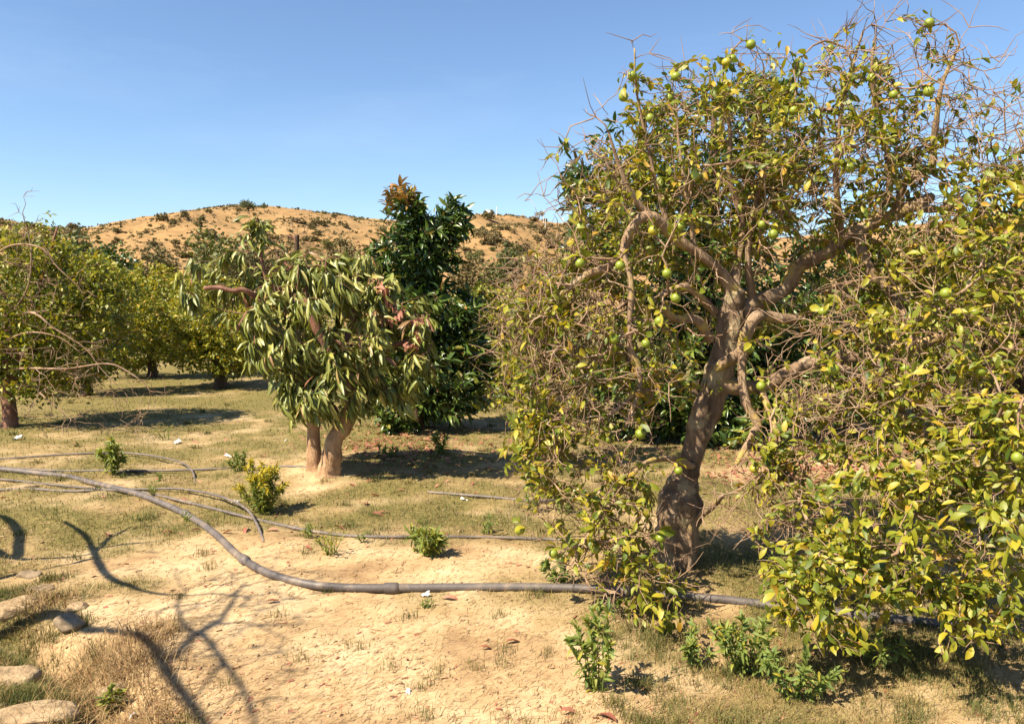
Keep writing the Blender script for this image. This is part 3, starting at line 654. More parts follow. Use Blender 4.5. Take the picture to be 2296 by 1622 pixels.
    BARE = [ell(1980, 250, 5.4, 240, 190, .7, 150), ell(2130, 330, 5.2, 170, 190, .6, 120), ell(1700, 280, 5.5, 330, 180, .7, 120), ell(1330, 420, 5.2, 90, 110, .4, 45), ell(1270, 690, 5.2, 120, 160, .4, 150), ell(1330, 860, 5.2, 110, 110, .35, 80), ell(1650, 480, 5.4, 260, 130, .5, 130),
            ell(2100, 640, 4.9, 220, 170, .5, 130), ell(1330, 1000, 5.1, 130, 160, .35, 110), ell(2000, 930, 4.6, 260, 110, .5, 120), ell(1700, 700, 5.3, 230, 130, .4, 80), ell(1400, 1250, 4.8, 140, 100, .3, 60), ell(1680, 1120, 5.0, 130, 80, .3, 45), ell(2050, 1200, 4.1, 220, 130, .4, 50)]
    SPIKES = np.array([at(u, v, d) for u, v, d in ((1418, 92, 5.3), (1398, 165, 5.2), (1640, 75, 5.4), (1672, 92, 5.4), (1700, 120, 5.4), (1830, 85, 5.4), (1958, 28, 5.3), (1985, 50, 5.3), (2032, 40, 5.3), (2075, 60, 5.2), (2172, 62, 5.1), (2130, 90, 5.1), (2205, 160, 5.0),
            (2285, 215, 5.0), (2250, 250, 5.0), (2295, 330, 4.9), (1232, 352, 5.1), (1218, 440, 5.1), (1260, 330, 5.1), (1335, 262, 5.1), (1350, 240, 5.2), (1190, 437, 5.1), (1575, 200, 5.4), (1540, 150, 5.4), (1760, 130, 5.4), (1900, 60, 5.3), (1455, 120, 5.3), (2240, 140, 5.0), (2000, 100, 5.3), (1790, 180, 5.4))])
    FR = [(1417, 170, 5.2), (1457, 265, 5.15), (1397, 217, 5.1), (1515, 172, 5.2), (1500, 220, 5.2), (1683, 100, 5.3), (1628, 140, 5.2), (1641, 131, 5.3), (1779, 248, 5.0), (1861, 110, 5.3), (1791, 152, 5.2), (2083, 52, 5.1), (2082, 205, 4.9), (2003, 213, 5.1), (1953, 175, 5.2), (1915, 283, 4.9), (1903, 375, 4.8),
          (1956, 297, 5.0), (1463, 517, 4.9), (1390, 595, 4.9), (1515, 668, 4.9), (1525, 507, 4.9), (1733, 525, 4.9), (1708, 503, 5.0), (1735, 383, 5.0), (1681, 782, 5.1), (1447, 770, 4.9), (1376, 760, 4.9), (1478, 720, 4.9), (1495, 613, 4.9), (1844, 698, 4.8), (2120, 657, 4.1), (1740, 925, 4.9), (1706, 865, 4.9),
          (1723, 1008, 4.8), (1521, 1055, 5.0), (1435, 972, 4.8), (1870, 828, 4.5), (1855, 832, 4.7), (2028, 825, 4.5), (2025, 900, 4.4), (2200, 830, 4.2), (1837, 1253, 3.9), (1690, 1050, 4.7), (1748, 1090, 4.8), (1240, 1240, 4.7), (1165, 1187, 4.8), (1300, 590, 4.9), (2280, 1025, 3.7), (2245, 535, 4.6),
          (1890, 1025, 4.6), (2060, 730, 4.6), (1260, 740, 5.0), (1300, 510, 5.0), (2275, 905, 4.0), (1335, 1230, 4.7), (1480, 1205, 4.6), (1330, 835, 5.0), (2000, 310, 5.0), (1360, 985, 5.0), (1610, 250, 5.2), (2185, 700, 4.5), (1560, 395, 5.1)]
    FP = np.array([at(*f) for f in FR]); up = np.array([0, 0, .045])
    LEAFY += [ell(1560, 420, 5.5, 260, 210, .8, 190), ell(1850, 400, 5.5, 230, 200, .8, 150), ell(1720, 640, 5.75, 330, 130, .5, 120), ell(2130, 560, 5.0, 190, 230, .7, 160), ell(1770, 1150, 4.75, 130, 100, .4, 42), ell(2080, 880, 4.6, 210, 120, .5, 90), ell(2150, 1150, 4.1, 170, 200, .5, 90), ell(1280, 1040, 5.0, 150, 160, .4, 56), ell(1480, 800, 5.4, 130, 170, .5, 80), ell(1420, 1270, 4.8, 130, 80, .3, 14), ell(2010, 1385, 3.75, 250, 75, .3, 60)]
    LEAFY[-11:] = [a_[: int(len(a_) * .78)] for a_ in LEAFY[-11:]]
    BARE += [ell(1560, 400, 5.4, 260, 200, .7, 170), ell(1850, 420, 5.35, 240, 170, .7, 150), ell(2140, 500, 5.1, 190, 200, .6, 120), ell(1450, 640, 5.2, 170, 160, .4, 110), ell(1800, 760, 5.2, 220, 130, .4, 90), ell(1300, 1080, 5.0, 150, 150, .4, 90), ell(1760, 1120, 4.8, 130, 90, .35, 40), ell(2120, 820, 4.6, 190, 140, .5, 110)]
    BARE[-8:] = [a_[: int(len(a_) * .62)] for a_ in BARE[-8:]]
    BARE += [ell(1240, 740, 5.2, 140, 200, .4, 130), ell(1400, 820, 5.1, 110, 170, .35, 70), ell(1760, 980, 5.0, 160, 110, .35, 55), ell(1950, 820, 4.8, 200, 140, .4, 70)]
    LEAFY += [ell(1250, 800, 5.2, 135, 200, .4, 80), ell(1420, 760, 5.25, 100, 170, .4, 50), ell(1180, 960, 5.15, 70, 110, .3, 26)]
    tf = S.grow(FP + up, .09, .012); ts = S.grow(SPIKES, .10, .03, (0, 0, .03))
    tl = S.grow(np.concatenate(LEAFY), .085, .022, (0, 0, .02)); tb = S.grow(np.concatenate(BARE), .08, .026, (0, 0, .02))
    def clear(tips):
        u, v, f = proj(S.P[np.array(tips, int)]); q = (np.abs(u - np.interp(v, [480, 650, 870, 1050, 1300], [1660, 1680, 1650, 1570, 1520])) < np.interp(v, [480, 650, 1050, 1300], [60, 130, 90, 90])) & (v > 470) & (v < 1290) & (f < 5.6)
        W_ = S.P[np.array(tips, int)][:, None] - np.array(trunk)[None, :, :3]; s_ = -L; tt_ = W_ @ s_; pr = np.linalg.norm(W_ - tt_[..., None] * s_, axis=2); q2 = ((tt_ > .12) & (pr < .24)).any(1)
        LP = np.concatenate([catmull(LIMBS[i_], 4)[:, :3] for i_ in (0, 1, 2, 3, 4, 5, 6, 7, 8)]); lu, lv, lf = proj(LP); q3 = ((np.hypot(u[:, None] - lu, v[:, None] - lv) < 38) & (f[:, None] < lf)).any(1)
        W_ = S.P[np.array(tips, int)][:, None] - LP[None]; tt_ = W_ @ s_; pr = np.linalg.norm(W_ - tt_[..., None] * s_, axis=2); q2 = q2 | ((tt_ > .08) & (tt_ < 1.1) & (pr < .13)).any(1)
        return [t_ for t_, k_ in zip(tips, (q & (rng.random(len(q)) < .6)) | (q2 & (rng.random(len(q)) < .6)) | (q3 & (rng.random(len(q)) < .85))) if not k_]
    S.radii(.003, .40, .022); paths, rads = S.chains(); tl = clear(tl); tb = clear(tb)
    bp, bd = tipdirs(S, tb + ts); lp, ld = tipdirs(S, tl); fp, fd = tipdirs(S, tf)
    tw, tr = twiglets(bp, bd, 3, .08, .30, .0032); paths += tw; rads += tr
    tw, tr = twiglets(lp, ld, 1, .06, .16); paths += tw; rads += tr
    V, F = tubes(paths, rads, 4); stuff(mesh_obj('twigs', V, [F], M['twig'], t))
    LV = Leaves(); tn = tint(.58, .21, .06)
    whorl(LV, lp, ld, 7, .068, .43, tn, .95, .12, .62, .12)
    pick = rng.random(len(lp)) < .6; whorl(LV, lp[pick] - ld[pick] * .09, ld[pick], 6, .064, .44, tn, 1.1, .15, .6, .16)
    pick = rng.random(len(bp)) < .35; whorl(LV, bp[pick], bd[pick], 4, .065, .45, tn, .9, .2, .6, .06)
    whorl(LV, fp, fd, 4, .075, .48, tn, 1.0, .1, .6, .06)
    arr = LV.arrays(); mask = split_leaves(arr, 300)
    leaf_objects(arr, mask, 'citrus', M['citrus_leaf'], t)
    stuff(leaf_mesh('foliage', tuple(a[~mask] for a in arr), 'citrus', M['citrus_leaf'], t))
    # fruit
    me = None
    ph = np.linspace(0, math.pi, 9); th = np.arange(14) * 2 * math.pi / 14
    rows = [(math.sin(a) * (1 + .015 * math.cos(2 * a)), math.cos(a) * .96 - (.07 if k == 0 else 0)) for k, a in enumerate(ph)]
    V = np.array([(r * math.cos(h), r * math.sin(h), z) for r, z in rows for h in th]); i = (np.arange(8)[:, None] * 14); a = np.arange(14)[None]; a2 = (a + 1) % 14
    F = np.stack([i + a, i + a + 14, i + a2 + 14, i + a2], -1).reshape(-1, 4)
    datas = {}
    for k, p in enumerate(FP):
        mt = 'yellow_fruit' if k in (6, 18, 43, 51) else 'fruit'
        if mt not in datas: o = mesh_obj('fruit', V, [F], M[mt], None, True); datas[mt] = o.data
        else: o = bpy.data.objects.new('fruit', datas[mt]); C.objects.link(o)
        o.parent = t; o.matrix_parent_inverse = Matrix.Translation(-t.location); r = random.uniform(.027, .033); o.location = Vector(p); o.scale = (r, r, r * random.uniform(.92, 1.05)); o.rotation_euler = (random.uniform(-.4, .4), random.uniform(-.4, .4), random.uniform(0, 6))
        if mt == 'yellow_fruit': o['label'] = 'yellowing orange'
big_citrus()

# ------------------------------------------------------------------ drooping mango with two trunks
def mango():
    b = G(722, 1055); t = thing('mango_tree', 'drooping long-leaved mango tree with two pale bare trunks', 'tree', b); D = b[1]
    T1 = [pt(706, 1066, D + .10, .125), pt(704, 1042, D + .12, .092), pt(703, 990, D + .12, .078), pt(704, 940, D + .12, .074), pt(706, 880, D + .1, .068), pt(690, 820, D + .1, .056), pt(660, 750, D + .05, .045), pt(640, 690, D, .032)]
    T2 = [pt(735, 1085, D - .08, .165), pt(734, 1062, D - .08, .13), pt(740, 1030, D - .08, .108), pt(750, 985, D - .06, .098), pt(775, 950, D - .02, .098), pt(788, 900, D, .092), pt(788, 850, D, .085), pt(778, 800, D, .07)]
    limb_obj(t, T1, M['mango_bark'], 71, 'trunk', 18, .075, 10); limb_obj(t, T2, M['mango_bark'], 72, 'trunk', 20, .085, 10)
    S = Skeleton(30000); S.limb(T2, -1); S.limb(T1, -1)
    LIMBS = [[pt(782, 830, D, .062), pt(745, 790, D - .1, .055), pt(715, 745, D - .15, .05), pt(690, 690, D - .15, .042), pt(640, 655, D - .1, .034), pt(600, 640, D, .026)],
             [pt(598, 690, D - .3, .036), pt(570, 662, D - .45, .030), pt(545, 649, D - .5, .028), pt(520, 651, D - .52, .025), pt(490, 644, D - .55, .026), pt(458, 646, D - .6, .020)],
             [pt(790, 860, D, .05), pt(830, 800, D - .1, .042), pt(880, 775, D - .15, .034), pt(950, 752, D - .1, .02)],
             [pt(778, 800, D, .06), pt(790, 720, D + .1, .045), pt(800, 640, D + .15, .03), pt(805, 580, D + .15, .015)],
             [pt(690, 690, D - .15, .035), pt(685, 640, D - .1, .03), pt(655, 605, D, .022), pt(625, 580, D, .012)],
             [pt(600, 642, D, .022), pt(588, 590, D, .016), pt(582, 545, D, .014), pt(577, 490, D, .010)],
             [pt(655, 750, D + .05, .038), pt(610, 720, D - .1, .034), pt(570, 690, D - .15, .028), pt(530, 740, D - .2, .016)],
             [pt(700, 720, D - .1, .03), pt(735, 650, D - .1, .024), pt(730, 590, D - .1, .014)],
             [pt(706, 900, D + .1, .035), pt(660, 880, D - .2, .026), pt(632, 850, D - .3, .016)]]
    for i, l in enumerate(LIMBS): limb_obj(t, l, M['red_bark'], 90 + i, 'limb', 10, .16, 6); S.limb(l)
    A = np.concatenate([ell(730, 700, D, 190, 130, .75, 130), ell(560, 640, D, 125, 75, .5, 26), ell(450, 630, D - .05, 50, 55, .35, 12), ell(890, 780, D - .1, 100, 105, .5, 56), ell(740, 850, D - .2, 115, 85, .5, 66), ell(665, 885, D - .1, 40, 50, .3, 18), ell(640, 770, D - .1, 85, 70, .5, 34), ell(790, 620, D, 110, 60, .5, 34),
                        np.array([at(u, v, D) for u, v in ((575, 482), (556, 490), (594, 494), (570, 496), (584, 500), (575, 510), (640, 560), (520, 560), (700, 560), (775, 560), (825, 590))])])
    A = np.concatenate([A, ell(720, 700, D, 260, 150, .85, 26, .95), ell(880, 790, D - .1, 125, 125, .6, 12, .95)]); u_, v_, f_ = proj(A); A = A[~((u_ > 440) & (u_ < 590) & (v_ > 590) & (v_ < 665) & (f_ < D - .12))]
    tips = S.grow(A, .10, .012, (0, 0, .05))
    DEAD = np.array([at(u, v, D - .35) for u, v in ((852, 630), (862, 652), (872, 672), (885, 690), (880, 715), (900, 695), (935, 712), (940, 745), (915, 765), (930, 770))])
    td = S.grow(DEAD, .1, .012)
    S.radii(.004, .40, .022); paths, rads = S.chains(); V, F = tubes(paths, rads, 5); stuff(mesh_obj('twigs', V, [F], M['red_bark'], t))
    LV = Leaves(); p, d = tipdirs(S, tips); d = nrm(d + np.array([0, 0, .35]))
    tn = tint(.52, .2, .03)
    sz = rng.random(len(p)) < .5
    whorl(LV, p[sz], d[sz], 15, .185, .20, tn, .85, 1.9, .45, .14, True); whorl(LV, p[~sz], d[~sz], 10, .16, .23, tint(.58, .22, .05), 1.1, 1.0, .5, .2, True)
    pick = rng.random(len(p)) < .55; whorl(LV, p[pick] - d[pick] * .12, d[pick], 8, .175, .21, tn, .9, 1.9, .45, .10, True)
    arr = LV.arrays(); mask = split_leaves(arr, 300)
    leaf_objects(arr, mask, 'long', M['mango_leaf'], t); stuff(leaf_mesh('foliage', tuple(a[~mask] for a in arr), 'long', M['mango_leaf'], t))
    LD = Leaves(); p, d = tipdirs(S, td); whorl(LD, p, d, 14, .085, .36, tint(.5, .25), .9, 1.3, .4, .12)
    o = stuff(leaf_mesh('dead_leaves', LD.arrays(), 'long', M['dead_leaf'], t)); o['label'] = 'withered red brown leaves'
mango()

# ------------------------------------------------------------------ dense dark trees
def dark_tree(u, v, label, blobs, n_obj, lsize, trunkr, spire=(), seed=0, new_growth=None, per=9, D=None):
    if D is None: b = G(u, v)
    else:
        b = at(u, v, D); b[2] = float(gz(b[0], b[1]))
    D = b[1]; t = thing('evergreen_tree', label, 'tree', b)
    top = blobs[0]; tr = [(b[0], b[1], b[2] - .1, trunkr * 1.3), (b[0] + .02, b[1], b[2] + .3, trunkr), (*at(u + 8, v - 160, D), trunkr * .85), (*at(top[0], top[1] + 40, D), trunkr * .6), (*at(top[0], top[1] - top[4] * .6, D), trunkr * .25)]
    limb_obj(t, tr, M['dark_bark'], seed, 'trunk', 12, .08, 8)
    S = Skeleton(40000); S.limb(tr, -1, 8)
    A = np.concatenate([ell(bu, bv, D + bd, ru, rv, rd, int(n * 1.1), .6) for bu, bv, bd, ru, rv, rd, n in [(b_[0], b_[1], b_[2], b_[3], b_[4], b_[5], b_[6]) for b_ in blobs]])
    if len(spire): A = np.concatenate([A, np.array([at(a, c, D) for a, c in spire])])
    A = np.concatenate([A] + [ell(b_[0], b_[1], D + b_[2], b_[3] * 1.22, b_[4] * 1.2, b_[5] * 1.15, max(4, b_[6] // 7), .9) for b_ in blobs]); A = A[A[:, 2] > b[2] + .12]; A = A[rng.random(len(A)) < smooth(.25, .5, fbm(A[:, 0] * 2.6 + 3 * A[:, 1], A[:, 2] * 2.6, seed)) * .8 + .2]
    tips = S.grow(A, .12, .015, (0, 0, .05)); S.radii(.004, .40, .03); paths, rads = S.chains(); V, F = tubes(paths, rads, 4); stuff(mesh_obj('twigs', V, [F], M['dark_bark'], t))
    LV = Leaves(); p, d = tipdirs(S, tips); d = nrm(d + np.array([0, 0, .5]))
    tn = tint(.42, .2, .03); tt = tn(len(p) * per)
    tt = np.where(np.repeat(p[:, 2], per) < 1.75, np.clip(tt + .2, 0, .82), tt)
    if new_growth:
        g_ = at(*new_growth[:2], D); near = np.linalg.norm(p - g_, axis=1) < new_growth[2]; tt[np.repeat(near, per)] = rng.uniform(.86, 1, near.sum() * per)
    whorl(LV, p, d, per, lsize, .30, lambda k: tt, 1.0, .25, .55, .10)
    whorl(LV, p - d * .15, d, per - 3, lsize, .30, tn, 1.2, .3, .55, .14)
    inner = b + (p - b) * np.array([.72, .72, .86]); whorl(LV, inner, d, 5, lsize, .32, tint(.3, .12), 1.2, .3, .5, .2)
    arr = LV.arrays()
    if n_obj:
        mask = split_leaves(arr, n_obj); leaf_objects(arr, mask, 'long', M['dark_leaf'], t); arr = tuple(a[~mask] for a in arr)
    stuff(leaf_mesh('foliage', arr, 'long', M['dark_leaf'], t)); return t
dark_tree(930, 962, 'tall dense dark green tree with orange new shoots on top', [(922, 560, 0, 92, 95, .55, 125), (900, 475, 0, 46, 58, .32, 40), (1018, 495, 0, 30, 50, .22, 30), (965, 710, 0, 122, 95, .8, 120), (1015, 820, 0, 115, 115, .8, 150), (910, 890, 0, 95, 75, .7, 90), (850, 840, .3, 60, 100, .5, 40)], 300, .16, .10,
          ((900, 418), (888, 440), (915, 440), (1018, 440), (1030, 470), (835, 480), (850, 470), (875, 455)), 201, (900, 432, .30))
dark_tree(1560, 1000, 'tall dark evergreen hidden behind the gnarled orange tree', [(1600, 330, 0, 230, 130, .8, 120), (1330, 420, 0, 75, 90, .5, 46), (1700, 210, 0, 80, 50, .4, 28), (1450, 560, 0, 200, 160, .9, 120), (1700, 620, 0, 260, 170, .9, 150), (1560, 820, .2, 260, 150, .9, 240), (1880, 800, .4, 220, 160, .9, 190), (1430, 890, .3, 140, 90, .6, 90), (1640, 930, 0, 220, 60, .7, 80)], 0, .15, .13,
          ((1690, 175), (1720, 180), (1270, 330), (1290, 360), (1262, 400)), 202, D=11.0)

# ------------------------------------------------------------------ other citrus trees
def citrus(label, u, v, d, crown, n, leaves, mat='citrus_leaf', mean=.5, sd=.2, yellow=.08, lsize=.075, bare=0, trunkr=.11, group='citrus trees in the orchard', seed=0, extra=None, trunk_top=None, bark='dark_bark', simple=True, name='orange_tree', twr=.003):
    """crown: list of (u, v, dd, ru, rv, rd, weight)"""
    if v is None:
        b = at(u, 800, d); b[2] = float(gz(b[0], b[1]))
    else: b = G(u, v); d = b[1]
    t = thing(name, label, 'tree', b, group); r_ = random.Random(seed)
    c0 = at(crown[0][0], crown[0][1], d); h0 = b[2] + .65
    tr = [(b[0], b[1], b[2] - .1, trunkr * 1.35), (b[0] + .02, b[1], b[2] + .2, trunkr), (b[0] - .03, b[1] + .03, h0, trunkr * .9), (b[0] * .7 + c0[0] * .3, b[1], max(h0 + .25, c0[2] * .75), trunkr * .6)]
    limb_obj(t, tr, M[bark], seed, 'trunk', 12, .1, 6)
    S = Skeleton(40000); S.limb(tr, -1, 6)
    a0 = r_.uniform(0, 6)
    for k in range(5):
        a = a0 + k * 1.257; cw = crown[k % len(crown)]; cc = at(cw[0], cw[1], d + cw[2]); ex = cw[3] * d / FPX * .6
        e = cc + np.array([math.cos(a) * ex, math.sin(a) * cw[5] * .6, r_.uniform(-.1, .35)])
        s0 = np.array([b[0], b[1], h0 - .05]); mid = (s0 + e) / 2 + np.array([r_.uniform(-.12, .12), r_.uniform(-.12, .12), r_.uniform(-.1, .2)])
        l = [(*s0, trunkr * .6), (*mid, trunkr * .42), (*e, trunkr * .14)]; limb_obj(t, l, M[bark], seed + 7 * k + 1, 'limb', 8, .1, 5); S.limb(l)
    if extra:
        for k, l in enumerate(extra): l = [(a_, b_, c_, q_ * .72) for a_, b_, c_, q_ in l]; limb_obj(t, l, M['twig'], seed + 90 + k, 'bare_branch', 7, .1, 6); S.limb(l)
    W = sum(c[6] for c in crown); A = np.concatenate([ell(c[0], c[1], d + c[2], c[3], c[4], c[5], int(n * c[6] / W), .6) for c in crown]); A = A[A[:, 2] > b[2] + .1]
    tips = S.grow(A, .13, .025, (0, 0, .03)); tb = []
    if bare:
        B = np.concatenate([ell(c[0], c[1], d + c[2], c[3] * 1.05, c[4] * 1.05, c[5], int(bare * c[6] / W), .8) for c in crown]); B = B[B[:, 2] > b[2] + .1]
        if extra: B = np.concatenate([B] + [np.array(l)[rng.integers(1, len(l), 22), :3] + rng.normal(0, .22, (22, 3)) - np.array([0, 0, .16]) for l in extra])
        tb = S.grow(B, .12, .03)
    S.radii(twr, .40, .03); paths, rads = S.chains()
    if len(tb):
        p, dd = tipdirs(S, tb); tw, trr = twiglets(p, dd, 3, .12, .32, twr * .8); paths += tw; rads += trr
    V, F = tubes(paths, rads, 4); stuff(mesh_obj('twigs', V, [F], M['twig'], t))
    LV = Leaves(); p, dd = tipdirs(S, tips); tn = tint(mean, sd, yellow)
    whorl(LV, p, dd, leaves, lsize, .5, tn, 1.0, .15, .6, .14)
    whorl(LV, p - dd * .16, dd, leaves, lsize, .5, tn, 1.3, .2, .6, .22)
    if d > 9:
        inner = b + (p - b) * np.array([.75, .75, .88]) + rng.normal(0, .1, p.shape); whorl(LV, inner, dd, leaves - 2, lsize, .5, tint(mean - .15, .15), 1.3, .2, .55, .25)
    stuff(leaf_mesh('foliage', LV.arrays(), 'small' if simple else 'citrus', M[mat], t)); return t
def br(*pts): return [pt(*p) for p in pts]
d1 = G(20, 955)[1]
citrus('orange tree with dark trunk and long bare grey hanging branches at the picture edge', 20, 955, None, [(60, 660, 0, 190, 150, 1.1, 5), (160, 770, 0, 120, 110, .9, 2.5), (-80, 720, 0, 150, 170, 1.1, 2), (80, 560, 0, 90, 60, .6, 1.3), (190, 650, 0, 80, 80, .6, 1.3), (110, 840, 0, 130, 50, .8, 1.6), (220, 720, 0, 70, 90, .7, 1.5)], 800, 8, bare=90, trunkr=.11, seed=301, lsize=.085, twr=.0045, bark='red_bark', mean=.54, extra=[
    br((30, 700, d1 - .3, .03), (-20, 600, d1 - .7, .024), (20, 552, d1 - .9, .02), (90, 555, d1 - 1, .017), (130, 600, d1 - 1, .014), (175, 640, d1 - 1, .008)),
    br((20, 830, d1 - .2, .028), (60, 825, d1 - .8, .024), (150, 826, d1 - 1, .019), (240, 815, d1 - 1, .016), (290, 835, d1 - 1, .013), (335, 875, d1 - 1, .009), (330, 925, d1 - 1, .006)),
    br((10, 720, d1 - .2, .028), (70, 700, d1 - .9, .022), (120, 735, d1 - 1, .017), (190, 780, d1 - 1, .013), (230, 830, d1 - 1, .009), (280, 880, d1 - 1, .006)),
    br((0, 770, d1 - .6, .022), (60, 745, d1 - .9, .017), (130, 755, d1 - 1, .011), (180, 790, d1 - 1, .007)),
    br((30, 700, d1 - .3, .024), (60, 650, d1 - .8, .019), (70, 590, d1 - .9, .014), (65, 530, d1 - .9, .009), (50, 478, d1 - .9, .005)),
    br((60, 850, d1 - .2, .02), (100, 890, d1 - .7, .014), (150, 930, d1 - .8, .009), (165, 945, d1 - .8, .005))])
citrus('orange tree close behind the bare-branched one, its shade on the grass', 190, None, 16.5, [(190, 665, 0, 115, 100, 1.2, 5), (230, 770, 0, 95, 75, .9, 3), (100, 750, 0, 120, 95, 1, 2.5)], 520, 8, seed=320, mean=.56, lsize=.095)
citrus('orange tree with short dark trunk behind the drooping mango', 492, 870, None, [(490, 710, 0, 130, 95, 1.3, 4), (570, 750, 0, 90, 85, 1, 2.5), (400, 740, 0, 90, 85, 1, 2.5), (500, 800, 0, 130, 38, 1, 2.5)], 620, 8, seed=340, mean=.64, lsize=.10, trunkr=.14)
citrus('yellowish orange tree deep in the orchard between two others', 340, None, 20.5, [(340, 680, 0, 115, 95, 1.4, 4.5), (300, 770, 0, 100, 65, 1, 3), (425, 715, 0, 85, 95, 1, 2.5)], 640, 8, seed=360, mean=.66, lsize=.11)
citrus('leafy orange tree behind the tall dark evergreen', 1075, None, 15.5, [(1060, 720, 0, 95, 80, 1.1, 3), (1130, 700, 0, 70, 60, .9, 2), (1080, 820, 0, 100, 80, 1.1, 2)], 460, 8, seed=380, mean=.52, lsize=.095)
citrus('twiggy half-bare orange tree between the evergreen and the gnarled tree', 1210, None, 9.2, [(1200, 740, 0, 110, 110, .8, 3), (1180, 880, 0, 90, 90, .6, 2), (1240, 640, 0, 90, 70, .6, 2)], 190, 6, bare=230, seed=400, mean=.5, lsize=.075, simple=False, twr=.003)
citrus('yellow-leaved citrus crowding the picture edge behind the gnarled tree', 2290, None, 7.2, [(2220, 620, 0, 180, 150, .9, 3), (2290, 860, 0, 150, 140, .9, 3), (2100, 700, .2, 130, 110, .8, 2)], 380, 7, bare=160, seed=420, mean=.55, yellow=.07, lsize=.08, simple=False, twr=.003)
citrus('orange tree in deep shade behind the gnarled tree', 1900, None, 12.5, [(1880, 690, 0, 200, 170, 1.2, 3), (2060, 670, 0, 170, 180, 1.1, 2.5), (1700, 760, 0, 150, 140, 1, 2)], 520, 8, seed=440, mean=.45, lsize=.10)
citrus('far orange tree glimpsed left of the drooping mango trunk', 640, None, 24, [(640, 730, 0, 100, 80, 1.4, 3), (580, 780, 0, 90, 50, 1.2, 2)], 360, 8, seed=460, mean=.55, lsize=.12)
citrus('far orange tree behind the bare-branched tree at the picture edge', 20, None, 22, [(20, 700, 0, 130, 100, 1.5, 3), (90, 770, 0, 90, 60, 1.2, 2)], 360, 8, seed=480, mean=.5, lsize=.12)
citrus('far orange tree deep in the orchard behind the yellowish one', 250, None, 27, [(265, 680, 0, 100, 80, 1.5, 3.5), (340, 740, 0, 90, 60, 1.2, 2)], 420, 8, seed=500, mean=.55, lsize=.13)
citrus('far orange tree behind the leafy one beside the evergreen', 1160, None, 20, [(1170, 740, 0, 90, 80, 1.4, 3), (1120, 800, 0, 80, 60, 1.2, 2), (1240, 790, 0, 90, 80, 1.2, 2)], 380, 8, seed=520, mean=.48, lsize=.11)

citrus('far orange tree closing the row behind the short-trunked one', 460, None, 28, [(450, 685, 0, 110, 75, 1.6, 3.5), (400, 760, 0, 80, 55, 1.3, 2), (540, 760, 0, 80, 55, 1.3, 2)], 460, 8, seed=540, mean=.5, lsize=.13)
citrus('far orange tree low behind the trunk of the bare-branched tree', 130, None, 30, [(130, 730, 0, 90, 65, 1.6, 3), (50, 770, 0, 80, 45, 1.3, 2), (190, 775, 0, 70, 45, 1.3, 2)], 340, 8, seed=560, mean=.5, lsize=.13)
citrus('far orange tree hidden behind the mango crown', 760, None, 26, [(760, 720, 0, 100, 80, 1.6, 3), (700, 780, 0, 80, 50, 1.3, 2), (840, 770, 0, 80, 60, 1.3, 2)], 340, 8, seed=580, mean=.48, lsize=.12)
# pruned bare tree behind the mango
def pruned():
    D = 15.0; b = at(664, 800, D); b[2] = float(gz(b[0], b[1])); t = thing('pruned_tree', 'pruned bare tree stump with thin twigs above the drooping mango', 'tree', b)
    tr = [(b[0], b[1], b[2] - .1, .08), (*at(668, 700, D), .055), (*at(664, 600, D), .042), (*at(666, 550, D), .04), (*at(666, 528, D), .042)]
    limb_obj(t, tr, M['dark_bark'], 610, 'trunk', 10, .1, 6); S = Skeleton(4000); S.limb(tr, -1)
    for k, l in enumerate((br((666, 540, D, .03), (655, 532, D, .022), (640, 526, D, .01)), br((667, 620, D, .03), (640, 600, D - .1, .022), (622, 575, D - .1, .012), (612, 545, D - .1, .006)))):
        limb_obj(t, l, M['red_bark'], 620 + k, 'limb', 7, .1, 5); S.limb(l)
    tb = S.grow(np.concatenate([ell(666, 505, D, 32, 26, .3, 26), ell(615, 550, D - .1, 22, 22, .2, 8)]), .1, .02); S.radii(.004, .4, .02); p_, r_ = S.chains()
    V, F = tubes(p_, r_, 4); stuff(mesh_obj('twigs', V, [F], M['twig'], t))
pruned()

